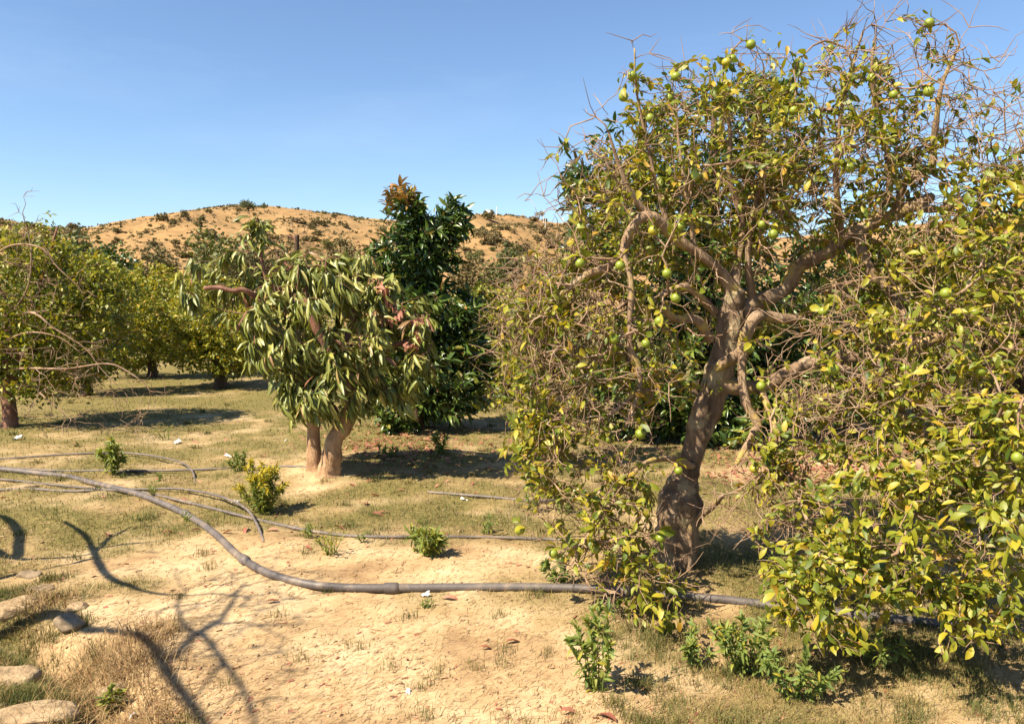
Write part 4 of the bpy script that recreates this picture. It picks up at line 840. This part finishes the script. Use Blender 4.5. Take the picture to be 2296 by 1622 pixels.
# bare tree standing beside the camera, out of frame: its branches shade the sandy foreground
def bare_tree():
    cot = L[:2] / -L[2]
    def back(u, v, H, r):
        g_ = G(u, v); return (g_[0] - cot[0] * (H - g_[2]), g_[1] - cot[1] * (H - g_[2]), H, r)
    t = thing('bare_tree', 'bare crooked tree beyond the picture edge, shading the sandy foreground', 'tree', (-6.2, 3.0, float(gz(-6.2, 3.0))))
    tr = [(-6.2, 3.0, -.1, .2), (-6.18, 3.02, .5, .16), (-6.1, 3.0, 1.2, .14), (-5.95, 3.05, 1.8, .12)]
    limb_obj(t, tr, M['citrus_bark'], 700, 'trunk', 14, .09, 8)
    S = Skeleton(8000); S.limb(tr, -1)
    j = (-6.0, 3.03, 1.65)
    LIM = [[(*j, .07), back(-130, 1235, 1.9, .06), back(30, 1250, 1.95, .04), back(130, 1250, 2.0, .022), back(215, 1238, 2.05, .014)],
           [back(30, 1250, 1.95, .045), back(45, 1200, 2.0, .042), back(20, 1165, 2.05, .035), back(-20, 1150, 2.1, .025)],
           [back(145, 1165, 1.85, .018), back(190, 1200, 2.0, .024), back(218, 1250, 2.1, .03), back(245, 1292, 2.2, .028), back(292, 1312, 2.3, .024), back(330, 1326, 2.4, .016), back(450, 1331, 2.6, .011), back(560, 1340, 2.7, .007)],
           [back(212, 1240, 2.08, .028), back(245, 1205, 2.1, .024), back(268, 1195, 2.15, .018), back(295, 1178, 2.2, .012)],
           [back(222, 1228, 2.08, .018), back(290, 1218, 2.2, .015), back(380, 1206, 2.3, .012)],
           [(-5.95, 3.05, 1.75, .075), back(60, 1440, 2.4, .065), back(200, 1412, 2.8, .04), back(300, 1422, 3.0, .034), back(350, 1452, 3.1, .034), back(372, 1495, 3.2, .034), back(405, 1545, 3.3, .028), back(445, 1600, 3.4, .026), back(470, 1650, 3.5, .016)],
           [back(370, 1485, 3.2, .036), back(415, 1445, 3.15, .03), back(440, 1420, 3.1, .026), back(485, 1395, 3.1, .02), back(520, 1350, 3.05, .014), back(548, 1305, 3.0, .008)],
           [back(438, 1420, 3.1, .02), back(408, 1395, 3.05, .015), back(400, 1345, 3.0, .011), back(415, 1320, 3.0, .008)],
           [back(450, 1415, 3.1, .022), back(500, 1480, 3.2, .018), back(545, 1545, 3.3, .015), back(575, 1630, 3.4, .01)],
           [back(500, 1480, 3.2, .014), back(470, 1520, 3.2, .011), back(435, 1565, 3.25, .008)],
           [back(485, 1395, 3.1, .014), back(560, 1400, 3.2, .010), back(640, 1430, 3.3, .007)],
           [back(218, 1250, 2.1, .03), (-5.5, 3.9, 1.95, .045), (*j, .06)]]
    for k, l in enumerate(LIM):
        l = [(*q_[:3], q_[3] * .84) for q_ in l]; limb_obj(t, l, M['citrus_bark'], 710 + k, 'limb', 8, .1, 5); S.limb(l)
    A = [back(u, v, 2.9 + random.uniform(-.2, .4), 0)[:3] for u, v in ((600, 1300), (560, 1270), (520, 1290), (640, 1340), (470, 1300), (580, 1370), (660, 1380), (540, 1410), (430, 1480), (620, 1460), (600, 1560), (500, 1590), (620, 1250), (450, 1350), (480, 1440), (700, 1330), (520, 1330), (560, 1335), (610, 1325), (660, 1305), (380, 1360), (330, 1180), (350, 1240), (470, 1380), (500, 1310), (540, 1360), (590, 1400), (430, 1390), (610, 1280), (560, 1450), (640, 1500), (360, 1400), (460, 1470), (680, 1280), (720, 1310))]
    tb = S.grow(np.array(A), .1, .025); S.radii(.007, .42, .02); p_, r_ = S.chains(); p, d = tipdirs(S, tb); tw, trr = twiglets(p, d, 4, .12, .4, .005)
    V, F = tubes(p_ + tw, r_ + trr, 4); stuff(mesh_obj('twigs', V, [F], M['twig'], t))
bare_tree()

# ================================================================== PIPES
def pipe(name, pts, r, mat, label, lift=None, joints=(), raised=None, group='irrigation pipes'):
    P = np.array([G(u, v) for u, v in pts]); n = len(P)
    z = P[:, 2] + r * .8
    if raised: z = z + np.array(raised)
    Q = catmull(np.column_stack([P[:, :2], z, np.full(n, r)]), 14)
    if not raised: Q[:, 2] = np.maximum(Q[:, 2], gz(Q[:, 0], Q[:, 1]) + r * .55)
    k = np.ones(9) / 9; zz = np.convolve(np.pad(Q[:, 2], 4, 'edge'), k, 'valid'); Q[:, 2] = zz
    t = thing(name, label, 'pipe', Q[len(Q) // 2, :3], group)
    V, F = gnarl(Q, 14, 1, .012, 5); mesh_obj('tube', V, [F], mat, t, True)
    for f in joints:
        i = int(f * (len(Q) - 2)); a, b_ = Q[i], Q[i + 1]; dv = nrm((b_[:3] - a[:3])[None])[0]; rr = r * 1.28
        V, F = gnarl([(*(a[:3] - dv * r * 1.6), rr), (*a[:3], rr * 1.03), (*(a[:3] + dv * r * 1.6), rr)], 14, 2, .01, 3); mesh_obj('coupling', V, [F], mat, t, True)
    return t
pipe('irrigation_pipe', [(-220, 1030), (-60, 1048), (90, 1066), (200, 1086), (310, 1112), (410, 1155), (480, 1200), (535, 1252), (600, 1290), (690, 1316), (800, 1324), (1000, 1324), (1270, 1324), (1480, 1340), (1720, 1366), (2000, 1395), (2300, 1430), (2500, 1455)], .028, M['hose'], 'thick grey pipe curving across the sandy foreground to the gnarled tree', joints=(.30, .43, .62))
pipe('drip_pipe', [(-200, 1092), (0, 1102), (150, 1103), (270, 1103), (360, 1114), (480, 1142), (600, 1172), (720, 1196), (830, 1205), (1000, 1205), (1190, 1210), (1400, 1222)], .0135, M['thin_hose'], 'thin grey pipe crossing the grass behind the thick one', joints=(.23, .33, .42, .6))
pipe('drip_pipe', [(255, 1098), (330, 1100), (400, 1104), (480, 1122), (545, 1150), (575, 1182), (600, 1234)], .0115, M['thin_hose'], 'arched end of thin pipe diving into the sand beside the thick pipe', raised=(.0, .01, .03, .05, .055, .03, -.03))
pipe('drip_pipe', [(-150, 1033), (0, 1030), (120, 1023), (230, 1020), (320, 1026), (400, 1042), (430, 1060), (438, 1082)], .0115, M['thin_hose'], 'thin pipe looping over the grass and ending near the leafy weed', raised=(0, .0, .01, .02, .035, .035, .02, -.02))
pipe('drip_pipe', [(-150, 1040), (0, 1050), (130, 1057), (300, 1058), (480, 1053), (570, 1048), (700, 1047)], .0135, M['thin_hose'], 'thin straight pipe running to the foot of the two-trunked mango')
pipe('drip_pipe', [(960, 1105), (1040, 1111), (1110, 1117), (1175, 1124), (1260, 1130)], .014, M['thin_hose'], 'short stretch of thin pipe in the shade beside the mango')
pipe('drip_pipe', [(-120, 1068), (0, 1076), (100, 1086), (200, 1096), (330, 1106)], .0115, M['thin_hose'], 'thin pipe lying past the flat pale stone at the picture edge')

# ================================================================== STONES
def stone(u, v, w, dpt, h, mat, label, rot=0, seed=0, sink=.52):
    p = G(u, v); r_ = np.random.default_rng(seed); nlat, nlon = 18, 30
    ph = np.linspace(0.02, math.pi - .02, nlat); th = np.arange(nlon) * 2 * math.pi / nlon
    Vv = np.array([(math.sin(a) * math.cos(h_), math.sin(a) * math.sin(h_), math.cos(a)) for a in ph for h_ in th])
    n_ = np.zeros(len(Vv))
    for k in range(16):
        dv = nrm(r_.normal(size=(1, 3)))[0]; fq = r_.uniform(1.5, 11); n_ += .16 / fq ** .7 * np.sin(Vv @ dv * fq + r_.uniform(0, 6))
    for k in range(13):
        dv = nrm(r_.normal(size=(1, 3)))[0]; Vv = Vv - np.maximum(0, Vv @ dv - r_.uniform(.62, .93))[:, None] * dv
    Vv = np.sign(Vv) * np.abs(Vv) ** .95 * .9 * (1 + n_ * .45)[:, None] * np.array([w, dpt, h]) / 2 * .86
    c, s_ = math.cos(rot), math.sin(rot); Vv = np.column_stack([Vv[:, 0] * c - Vv[:, 1] * s_, Vv[:, 0] * s_ + Vv[:, 1] * c, Vv[:, 2]])
    i = np.arange(nlat - 1)[:, None] * nlon; a = np.arange(nlon)[None]; a2 = (a + 1) % nlon
    F = np.stack([i + a, i + a + nlon, i + a2 + nlon, i + a2], -1).reshape(-1, 4)
    o = mesh_obj('stone', Vv, [F], mat, None, True); o.location = Vector((float(p[0]), float(p[1]), float(p[2]) + h * (.5 - sink))); tag(o, label, 'stone', 'stones along the shallow ditch'); return o
stone(28, 1520, .37, .30, .22, M['stone'], 'large smooth pale boulder at the ditch edge', .2, 1)
stone(70, 1605, .50, .30, .12, M['stone'], 'flat broad pale slab in the bottom corner below the boulder', .25, 2)
stone(88, 1322, .30, .16, .13, M['grey_stone'], 'long rounded grey brown stone, lower of the two lying together', .25, 3)
stone(68, 1290, .26, .15, .11, M['grey_stone'], 'rounded grey brown stone just behind the longer one', .1, 4)
stone(52, 1094, .46, .26, .10, M['stone'], 'flat pale stone lying beside the pipes on the grass', .05, 5, .45)
stone(160, 1432, .26, .20, .17, M['grey_stone'], 'squarish stone at the ditch lip with a shaded front', -.3, 6)
stone(40, 1372, .34, .24, .16, M['stone'], 'earthy rounded stone between the grey pair and the boulder', .4, 7, .45)
stone(262, 1560, .24, .18, .10, M['stone'], 'half-buried pale stone under the dry straw', .3, 8, .45)
stone(178, 1362, .20, .15, .09, M['stone'], 'small sandy stone near the branch shadow', .1, 9, .45)
stone(335, 1425, .22, .14, .09, M['stone'], 'smooth tan stone under the thickest branch shadow', .2, 12, .4)

# ================================================================== WEEDS
def weed(u, v, h, w, n, ll, lw, label, mean=.5, yellow=.05, name='weed', seed=0, up=.8, stalks=7, tops=0.0):
    b = G(u, v); t = thing(name, label, 'weed', b, 'weeds in the orchard floor'); r_ = np.random.default_rng(seed)
    paths, rads, tp = [], [], []
    for k in range(stalks):
        a = r_.uniform(0, 6.28); rr = w / 2 * math.sqrt(r_.random()); e = b + np.array([math.cos(a) * rr, math.sin(a) * rr, h * r_.uniform(.6, 1.0) * (1 - .35 * (rr / (w / 2)) ** 2)])
        s0 = b + np.array([math.cos(a), math.sin(a), 0]) * rr * .25; s0[2] -= .02
        ts = np.linspace(0, 1, 6)[:, None]; c = (s0 + e) / 2 + np.array([0, 0, h * .15]); P = (1 - ts) ** 2 * s0 + 2 * ts * (1 - ts) * c + ts * ts * e + r_.normal(0, .006, (6, 3)); paths.append(P); rads.append(np.linspace(.004, .0015, 6))
    V, F = tubes(paths, rads, 4); mesh_obj('stems', V, [F], M['weed_leaf'], t, False, {'tint': np.full(len(V), .45)})
    PP = np.array(paths); LV = Leaves(); k = n
    si = r_.integers(0, stalks, k); tt = r_.random(k) ** .7 * 4.99; i0 = tt.astype(int); f = (tt - i0)[:, None]; p = PP[si, i0] * (1 - f) + PP[si, i0 + 1] * f
    ax = nrm(PP[si, i0 + 1] - PP[si, i0]); d = nrm(ax * up + r_.normal(0, .7, (k, 3))); nn = nrm(np.array([-.3, -.2, 1.0]) + r_.normal(0, .5, (k, 3)))
    tn = np.clip(r_.normal(mean, .16, k), 0, .85); top = (tt > 4.0) & (r_.random(k) < tops); tn[top] = .99; y = r_.random(k) < yellow; tn[y] = .9
    L_ = ll * r_.uniform(.6, 1.2, k); LV.add(p, d, nn, L_, L_ * lw, tn)
    stuff(leaf_mesh('foliage', LV.arrays(), 'small' if ll < .05 else 'long', M['weed_leaf'], t)); return t
weed(588, 1150, .52, .46, 2400, .06, .2, 'tall feathery weed with yellow flowering top before the mango', .62, .1, seed=1, stalks=34, tops=.9)
weed(252, 1062, .40, .26, 420, .08, .28, 'upright leafy green weed standing on the grass by the pipes', .55, seed=2, stalks=8)
weed(538, 1055, .24, .28, 420, .05, .2, 'low green weed beside the thin pipe near the mango', .4, seed=3, stalks=9)
weed(950, 1243, .22, .30, 300, .09, .2, 'spiky bright green weed on the sand beyond the thick pipe', .6, seed=4, stalks=9)
weed(1342, 1545, .50, .30, 420, .055, .3, 'tall leafy weed standing at the front edge of the gnarled tree', .48, seed=5, stalks=9)
weed(1668, 1510, .40, .42, 460, .055, .3, 'wide leafy weed below the gnarled tree trunk', .42, seed=6, stalks=12)
weed(990, 1015, .34, .22, 160, .09, .2, 'broad-leaved seedling in the shade of the dark evergreen', .35, seed=7, stalks=5)
weed(870, 1022, .14, .28, 90, .08, .24, 'small dark weed in the mango shade', .25, seed=8, stalks=6)
weed(745, 1240, .20, .30, 160, .04, .2, 'sparse yellowing weed beside the thin pipe on the sand', .75, .3, seed=9, stalks=9)
weed(1250, 1305, .20, .24, 190, .06, .28, 'dark green weed at the foot of the citrus bough', .3, seed=10, stalks=7)
weed(1262, 1150, .22, .42, 300, .04, .2, 'low grey green weed patch by the citrus bough', .4, seed=11, stalks=14)
weed(1090, 1195, .16, .14, 70, .05, .2, 'thin little weed beyond the thin pipe', .45, seed=12, stalks=4)
weed(1780, 1560, .26, .40, 280, .05, .3, 'leafy weed in dappled shade at the picture bottom', .35, seed=13, stalks=10)
weed(355, 1078, .10, .12, 60, .04, .25, 'tiny green weed next to the looping thin pipe end', .5, seed=14, stalks=4)
weed(372, 985, .26, .40, 60, .05, .12, 'thin dry stalked weed standing in the orange tree shade', .7, .2, seed=15, stalks=10)
weed(695, 1205, .13, .16, 110, .04, .2, 'small tufty weed growing over the thin pipe', .45, seed=16, stalks=6)
weed(1195, 1145, .18, .2, 120, .05, .26, 'small leafy weed near the end of the short pipe', .4, seed=17, stalks=5)
weed(345, 1110, .12, .1, 60, .045, .2, 'tiny bright weed where the pipes cross', .55, seed=18, stalks=4)
weed(958, 1362, .06, .09, 40, .03, .35, 'tiny weed seedling on bare sand before the thick pipe', .35, seed=19, stalks=4)
weed(815, 1215, .1, .1, 40, .04, .3, 'little weed on the sand near the bend of the thin pipe', .5, seed=20, stalks=3)
weed(255, 1600, .2, .14, 90, .05, .4, 'pale green weed growing out of the straw', .6, seed=21, stalks=4)
weed(415, 1170, .1, .2, 60, .04, .2, 'low weed hugging the thick pipe', .4, seed=22, stalks=5)
weed(1545, 1480, .22, .3, 180, .05, .28, 'bushy low weed between the two taller leafy weeds', .42, seed=23, stalks=8)
weed(1960, 1490, .24, .4, 240, .05, .25, 'shaded weed under the low yellow bough', .35, seed=24, stalks=9)

# ================================================================== GRASS, STRAW, FALLEN LEAVES
def scatter(n, u0=-120, u1=2420, v0=845, v1=1700, power=1.0):
    u = rng.uniform(u0, u1, n); v = v0 + (v1 - v0) * rng.random(n) ** power
    a = (u - CX) / FPX; b_ = (CY - v) / FPX; dz = -SP + b_ * CP; t = -CAMZ / dz
    x, y = a * t, (CP + b_ * SP) * t; return x, y
def blades(name, x, y, h, wd, tn, mat, lean, label):
    k = len(x); z = gz(x, y); a = rng.uniform(0, 6.28, k); d = np.column_stack([np.cos(a), np.sin(a), np.zeros(k)]); sd = np.column_stack([-np.sin(a), np.cos(a), np.zeros(k)])
    p = np.column_stack([x, y, z - .004]); ln = lean * rng.uniform(.2, 1.6, k)[:, None]
    m_ = p + np.array([0, 0, 1.0]) * (h * .6)[:, None] + d * ln * (h * .35)[:, None]; e = p + np.array([0, 0, 1.0]) * (h * .9)[:, None] + d * ln * h[:, None]
    w = (wd / 2)[:, None] * sd
    V = np.stack([p - w, p + w, m_ + w * .7, m_ - w * .7, e], 1).reshape(-1, 3); o5 = (np.arange(k) * 5)[:, None]
    o = mesh_obj(name, V, [o5 + np.array([[0, 1, 2, 3]]), o5 + np.array([[3, 2, 4]])], mat, None, False, {'tint': np.repeat(tn, 5)}); tag(o, label, 'grass', None, 'stuff'); return o
x, y = scatter(170000); g_ = grassiness(x, y); keep = rng.random(len(x)) < smooth(.25, .75, g_); x, y, g_ = x[keep], y[keep], g_[keep]; dist = np.hypot(x, y)
pat = fbm(x * 1.7, y * 1.7, 91)
blades('grass', x, y, rng.uniform(.018, .05, len(x)) * (.7 + .6 * g_), .0028 * np.clip(dist / 5, .9, 4), np.clip(1.15 - g_ * .75 + (pat - .5) * .9 + rng.normal(0, .16, len(x)), 0, 1), M['grass'], .9, 'short patchy dry green grass on the orchard floor')
# thicker tufts
nt_ = 520; tx, ty = scatter(nt_, v0=900); g_ = grassiness(tx, ty); kk = rng.random(nt_) < .15 + .6 * g_; tx, ty = tx[kk], ty[kk]
extra_t = [tuple(flat(u, v)[:2]) for u, v in ((20, 1420), (40, 1400), (10, 1450), (60, 1440), (130, 1500), (150, 1520), (40, 1560), (90, 1545), (30, 1340), (10, 1370), (170, 1545), (110, 1530), (200, 1600), (440, 1612), (0, 1330), (60, 1465), (100, 1480), (20, 1480), (75, 1540), (130, 1575), (20, 1565), (50, 1330), (130, 1345), (170, 1390), (100, 1300), (200, 1450), (60, 1400), (110, 1430), (1450, 1420), (1500, 1450), (1600, 1420), (1850, 1450), (2050, 1480), (2150, 1520), (1400, 1580), (1900, 1560), (2230, 1450))] + [tuple(flat(random.uniform(1380, 2290), random.uniform(1390, 1640))[:2]) for _ in range(28)]
tx = np.concatenate([tx] + [np.full(5, a) + rng.normal(0, .06, 5) for a, _ in extra_t]); ty = np.concatenate([ty] + [np.full(5, c) + rng.normal(0, .06, 5) for _, c in extra_t])
per = 46; x = np.repeat(tx, per) + rng.normal(0, .035, len(tx) * per); y = np.repeat(ty, per) + rng.normal(0, .035, len(tx) * per); tm = np.repeat(rng.uniform(.1, .7, len(tx)), per)
blades('grass_tufts', x, y, rng.uniform(.03, .085, len(x)), .003 * np.clip(np.hypot(x, y) / 5, .9, 3), np.clip(tm + rng.normal(0, .15, len(x)), 0, 1), M['grass'], .7, 'thicker grass tufts standing out of the dry turf')
# straw heap by the ditch
cs = [(flat(u, v)[:2], r) for u, v, r in ((255, 1490, .17), (215, 1510, .13), (300, 1470, .1), (300, 1560, .14), (245, 1590, .16), (340, 1420, .08), (80, 1360, .12), (190, 1455, .1), (330, 1590, .1))]
x = np.concatenate([c[0] + rng.normal(0, r, 420) for c, r in cs]); y = np.concatenate([c[1] + rng.normal(0, r * .8, 420) for c, r in cs])
blades('straw', x, y, rng.uniform(.03, .13, len(x)), np.full(len(x), .004), np.clip(rng.normal(.45, .25, len(x)), 0, 1), M['straw'], 1.5, 'heap of dry straw and dead grass along the ditch')
# flat lying straw bits and dark bits over the sand
def bits(name, n, l0, l1, wd, mat, mean, sd, label, v0=950, near=1.0):
    x, y = scatter(n, v0=v0); z = gz(x, y) + rng.uniform(.001, .005, n); a = rng.normal(.9, .55, n); l = rng.uniform(l0, l1, n); tl = rng.normal(0, .12, n)
    d = np.column_stack([np.cos(a), np.sin(a), tl]) * (l / 2)[:, None]; s_ = np.column_stack([-np.sin(a), np.cos(a), rng.normal(0, .5, n)]) * (wd / 2 * np.clip(np.hypot(x, y) / 5, .8, 3))[:, None]
    p = np.column_stack([x, y, z]); V = np.stack([p - d - s_, p + d - s_, p + d + s_, p - d + s_], 1).reshape(-1, 3)
    o = mesh_obj(name, V, [(np.arange(n) * 4)[:, None] + np.arange(4)], mat, None, False, {'tint': np.repeat(np.clip(rng.normal(mean, sd, n), 0, 1), 4)}); tag(o, label, 'litter', None, 'stuff')
bits('straw_litter', 30000, .02, .075, .0028, M['straw'], .68, .22, 'bits of dry straw strewn over the sand')
bits('twig_litter', 4500, .012, .05, .003, M['twig'], .5, .2, 'tiny dark twigs strewn over the sand')
def pebbles(n):
    x, y = scatter(n, v0=1020); k = (fbm(x * 2, y * 2, 140) > .47); x, y = x[k], y[k]; n = len(x)
    o_ = np.array([(1, 0, 0), (0, 1, 0), (-1, 0, 0), (0, -1, 0), (0, 0, .8), (0, 0, -.8)]); f_ = np.array([(0, 1, 4), (1, 2, 4), (2, 3, 4), (3, 0, 4), (1, 0, 5), (2, 1, 5), (3, 2, 5), (0, 3, 5)])
    r_ = (.004 + .011 * rng.random(n) ** 3)[:, None, None]; V = np.column_stack([x, y, gz(x, y)])[:, None] + o_[None] * r_ * rng.uniform(.6, 1.4, (n, 6, 1))
    o = mesh_obj('pebbles', V.reshape(-1, 3), [((np.arange(n) * 6)[:, None, None] + f_[None]).reshape(-1, 3)], M['stone']); tag(o, 'small pebbles and clods scattered over the sand', 'pebbles', None, 'stuff')
pebbles(9000)
def drift(n, u0, v0, su, sv):
    x = []; y = []
    for _ in range(n):
        p = flat(random.gauss(u0, su), max(960, random.gauss(v0, sv))); x.append(p[0]); y.append(p[1])
    x, y = np.array(x), np.array(y); a = rng.uniform(0, 6.28, n); l = rng.uniform(.03, .09, n); d = np.column_stack([np.cos(a), np.sin(a), rng.normal(0, .3, n)]) * (l / 2)[:, None]; q = np.column_stack([-np.sin(a), np.cos(a), rng.normal(0, .6, n)]) * (l * .2)[:, None]
    p = np.column_stack([x, y, gz(x, y) + rng.uniform(.004, .02, n)]); V = np.stack([p - d, p - q, p + d, p + q], 1).reshape(-1, 3)
    o = mesh_obj('leaf_drift', V, [(np.arange(n) * 4)[:, None] + np.arange(4)], M['dead_leaf'], None, False, {'tint': np.repeat(rng.random(n), 4)}); return o
tag(drift(2600, 1860, 1030, 190, 40), 'reddish drift of dead leaves behind the gnarled orange trunk', 'leaves', None, 'stuff'); tag(drift(900, 900, 1000, 110, 30), 'thin drift of dead leaves under the dark evergreen', 'leaves', None, 'stuff')
bits('leaf_litter', 500, .02, .045, .014, M['dead_leaf'], .5, .3, 'small crumbled brown leaves under the trees')
# single fallen leaves
def fallen(u, v, l, tn, label, group='fallen leaves on the ground', i=0):
    p = G(u, v); a = random.uniform(0, 6.28); d = np.array([math.cos(a), math.sin(a), random.uniform(-.1, .25)]); n = np.array([random.uniform(-.5, .5), random.uniform(-.5, .5), 1.0])
    d = nrm(d[None])[0]; sd = nrm(np.cross(d, n)[None])[0]; n = np.cross(sd, d); V, T3, T4 = TPL['long']
    Vv = V[:, :1] * sd * l * .17 + (V[:, 1:2] - .5) * d * l + V[:, 2:3] * n * l * 1.3
    o = mesh_obj('fallen_leaf', Vv, [T3, T4], M['dead_leaf'], None, True, {'tint': np.full(len(V), tn)}); o.location = Vector((float(p[0]), float(p[1]), float(p[2]) + .018)); tag(o, label, 'leaf', group)
spots = [(762, 1185), (848, 1155), (860, 1150), (735, 1320), (700, 1315), (770, 1318), (612, 1350), (610, 1190), (840, 1112), (790, 1090), (830, 1080), (900, 1100), (820, 1130), (960, 1010), (870, 985), (900, 995), (940, 985), (840, 1000), (1010, 1345), (1150, 1440), (1090, 1455), (550, 1190), (510, 1195), (590, 1025), (440, 1190), (380, 1195), (505, 1020),
         (1000, 1200), (880, 1010), (820, 985), (860, 975), (980, 1090), (920, 1065), (1060, 1085), (780, 1110), (690, 1230), (1660, 1100), (1720, 1060), (1800, 1040), (1850, 1030), (1900, 1050), (1940, 1020), (1980, 1010), (1760, 1090), (2000, 1060), (1830, 1080), (1600, 1060), (1700, 1030), (240, 1200), (1360, 1610), (1280, 1600)]
spots += [(random.gauss(1860, 130), random.gauss(1030, 40)) for _ in range(60)] + [(random.gauss(900, 80), random.gauss(1010, 35)) for _ in range(40)]
for i, (u, v) in enumerate(spots): fallen(u, v, random.uniform(.07, .13), random.random(), *(('curled red brown fallen leaf under the gnarled orange tree', 'fallen leaves under the gnarled orange tree') if u > 1400 else ('curled red brown fallen leaf on the open sand near the pipes', 'fallen leaves on the open sand') if v > 1140 or u < 680 else ('curled red brown fallen leaf near the mango trunks', 'fallen leaves round the mango')))
# pale scraps
def scrap(u, v, s_, label, i):
    p = G(u, v); r_ = np.random.default_rng(i + 50); n = 5; g2 = np.stack(np.meshgrid(np.linspace(-1, 1, n), np.linspace(-.6, .6, n)), -1).reshape(-1, 2) * s_ / 2; g2 += r_.normal(0, s_ * .05, g2.shape)
    V = np.column_stack([g2, .35 * s_ * np.sin(g2[:, 0] / s_ * 4) * np.cos(g2[:, 1] / s_ * 5) + r_.normal(0, s_ * .04, len(g2)) + s_ * .2]); i0 = (np.arange(n - 1)[:, None] * n + np.arange(n - 1)).ravel(); F = np.stack([i0, i0 + 1, i0 + n + 1, i0 + n], -1)
    o = mesh_obj('paper_scrap', V, [F], M['litter'], None, False); o.location = Vector((float(p[0]), float(p[1]), float(p[2]))); o.rotation_euler = (0, 0, i * 1.3); tag(o, label, 'scrap', 'pale scraps lying about')
for i, (u, v, s_, lb) in enumerate(((40, 985, .13, 'crumpled white scrap beside the bare-branched orange tree'), (397, 993, .10, 'white scrap on the grass before the orange tree shade'), (512, 1024, .08, 'small white scrap above the low green weed'), (530, 1128, .08, 'pale scrap beside the feathery weed'), (300, 1608, .07, 'white scrap in the straw at the picture bottom'),
        (952, 1335, .06, 'pale chip lying against the thick pipe'), (915, 1552, .04, 'thin white sliver on bare sand at the picture bottom'), (1040, 1120, .06, 'pale scrap in the mango shade'), (1350, 1262, .05, 'white scrap under the low citrus bough'), (640, 988, .05, 'tiny white fleck on the grass beside the mango trunk'), (1290, 1100, .06, 'white scrap behind the citrus skirt'))): scrap(u, v, s_, lb, i)
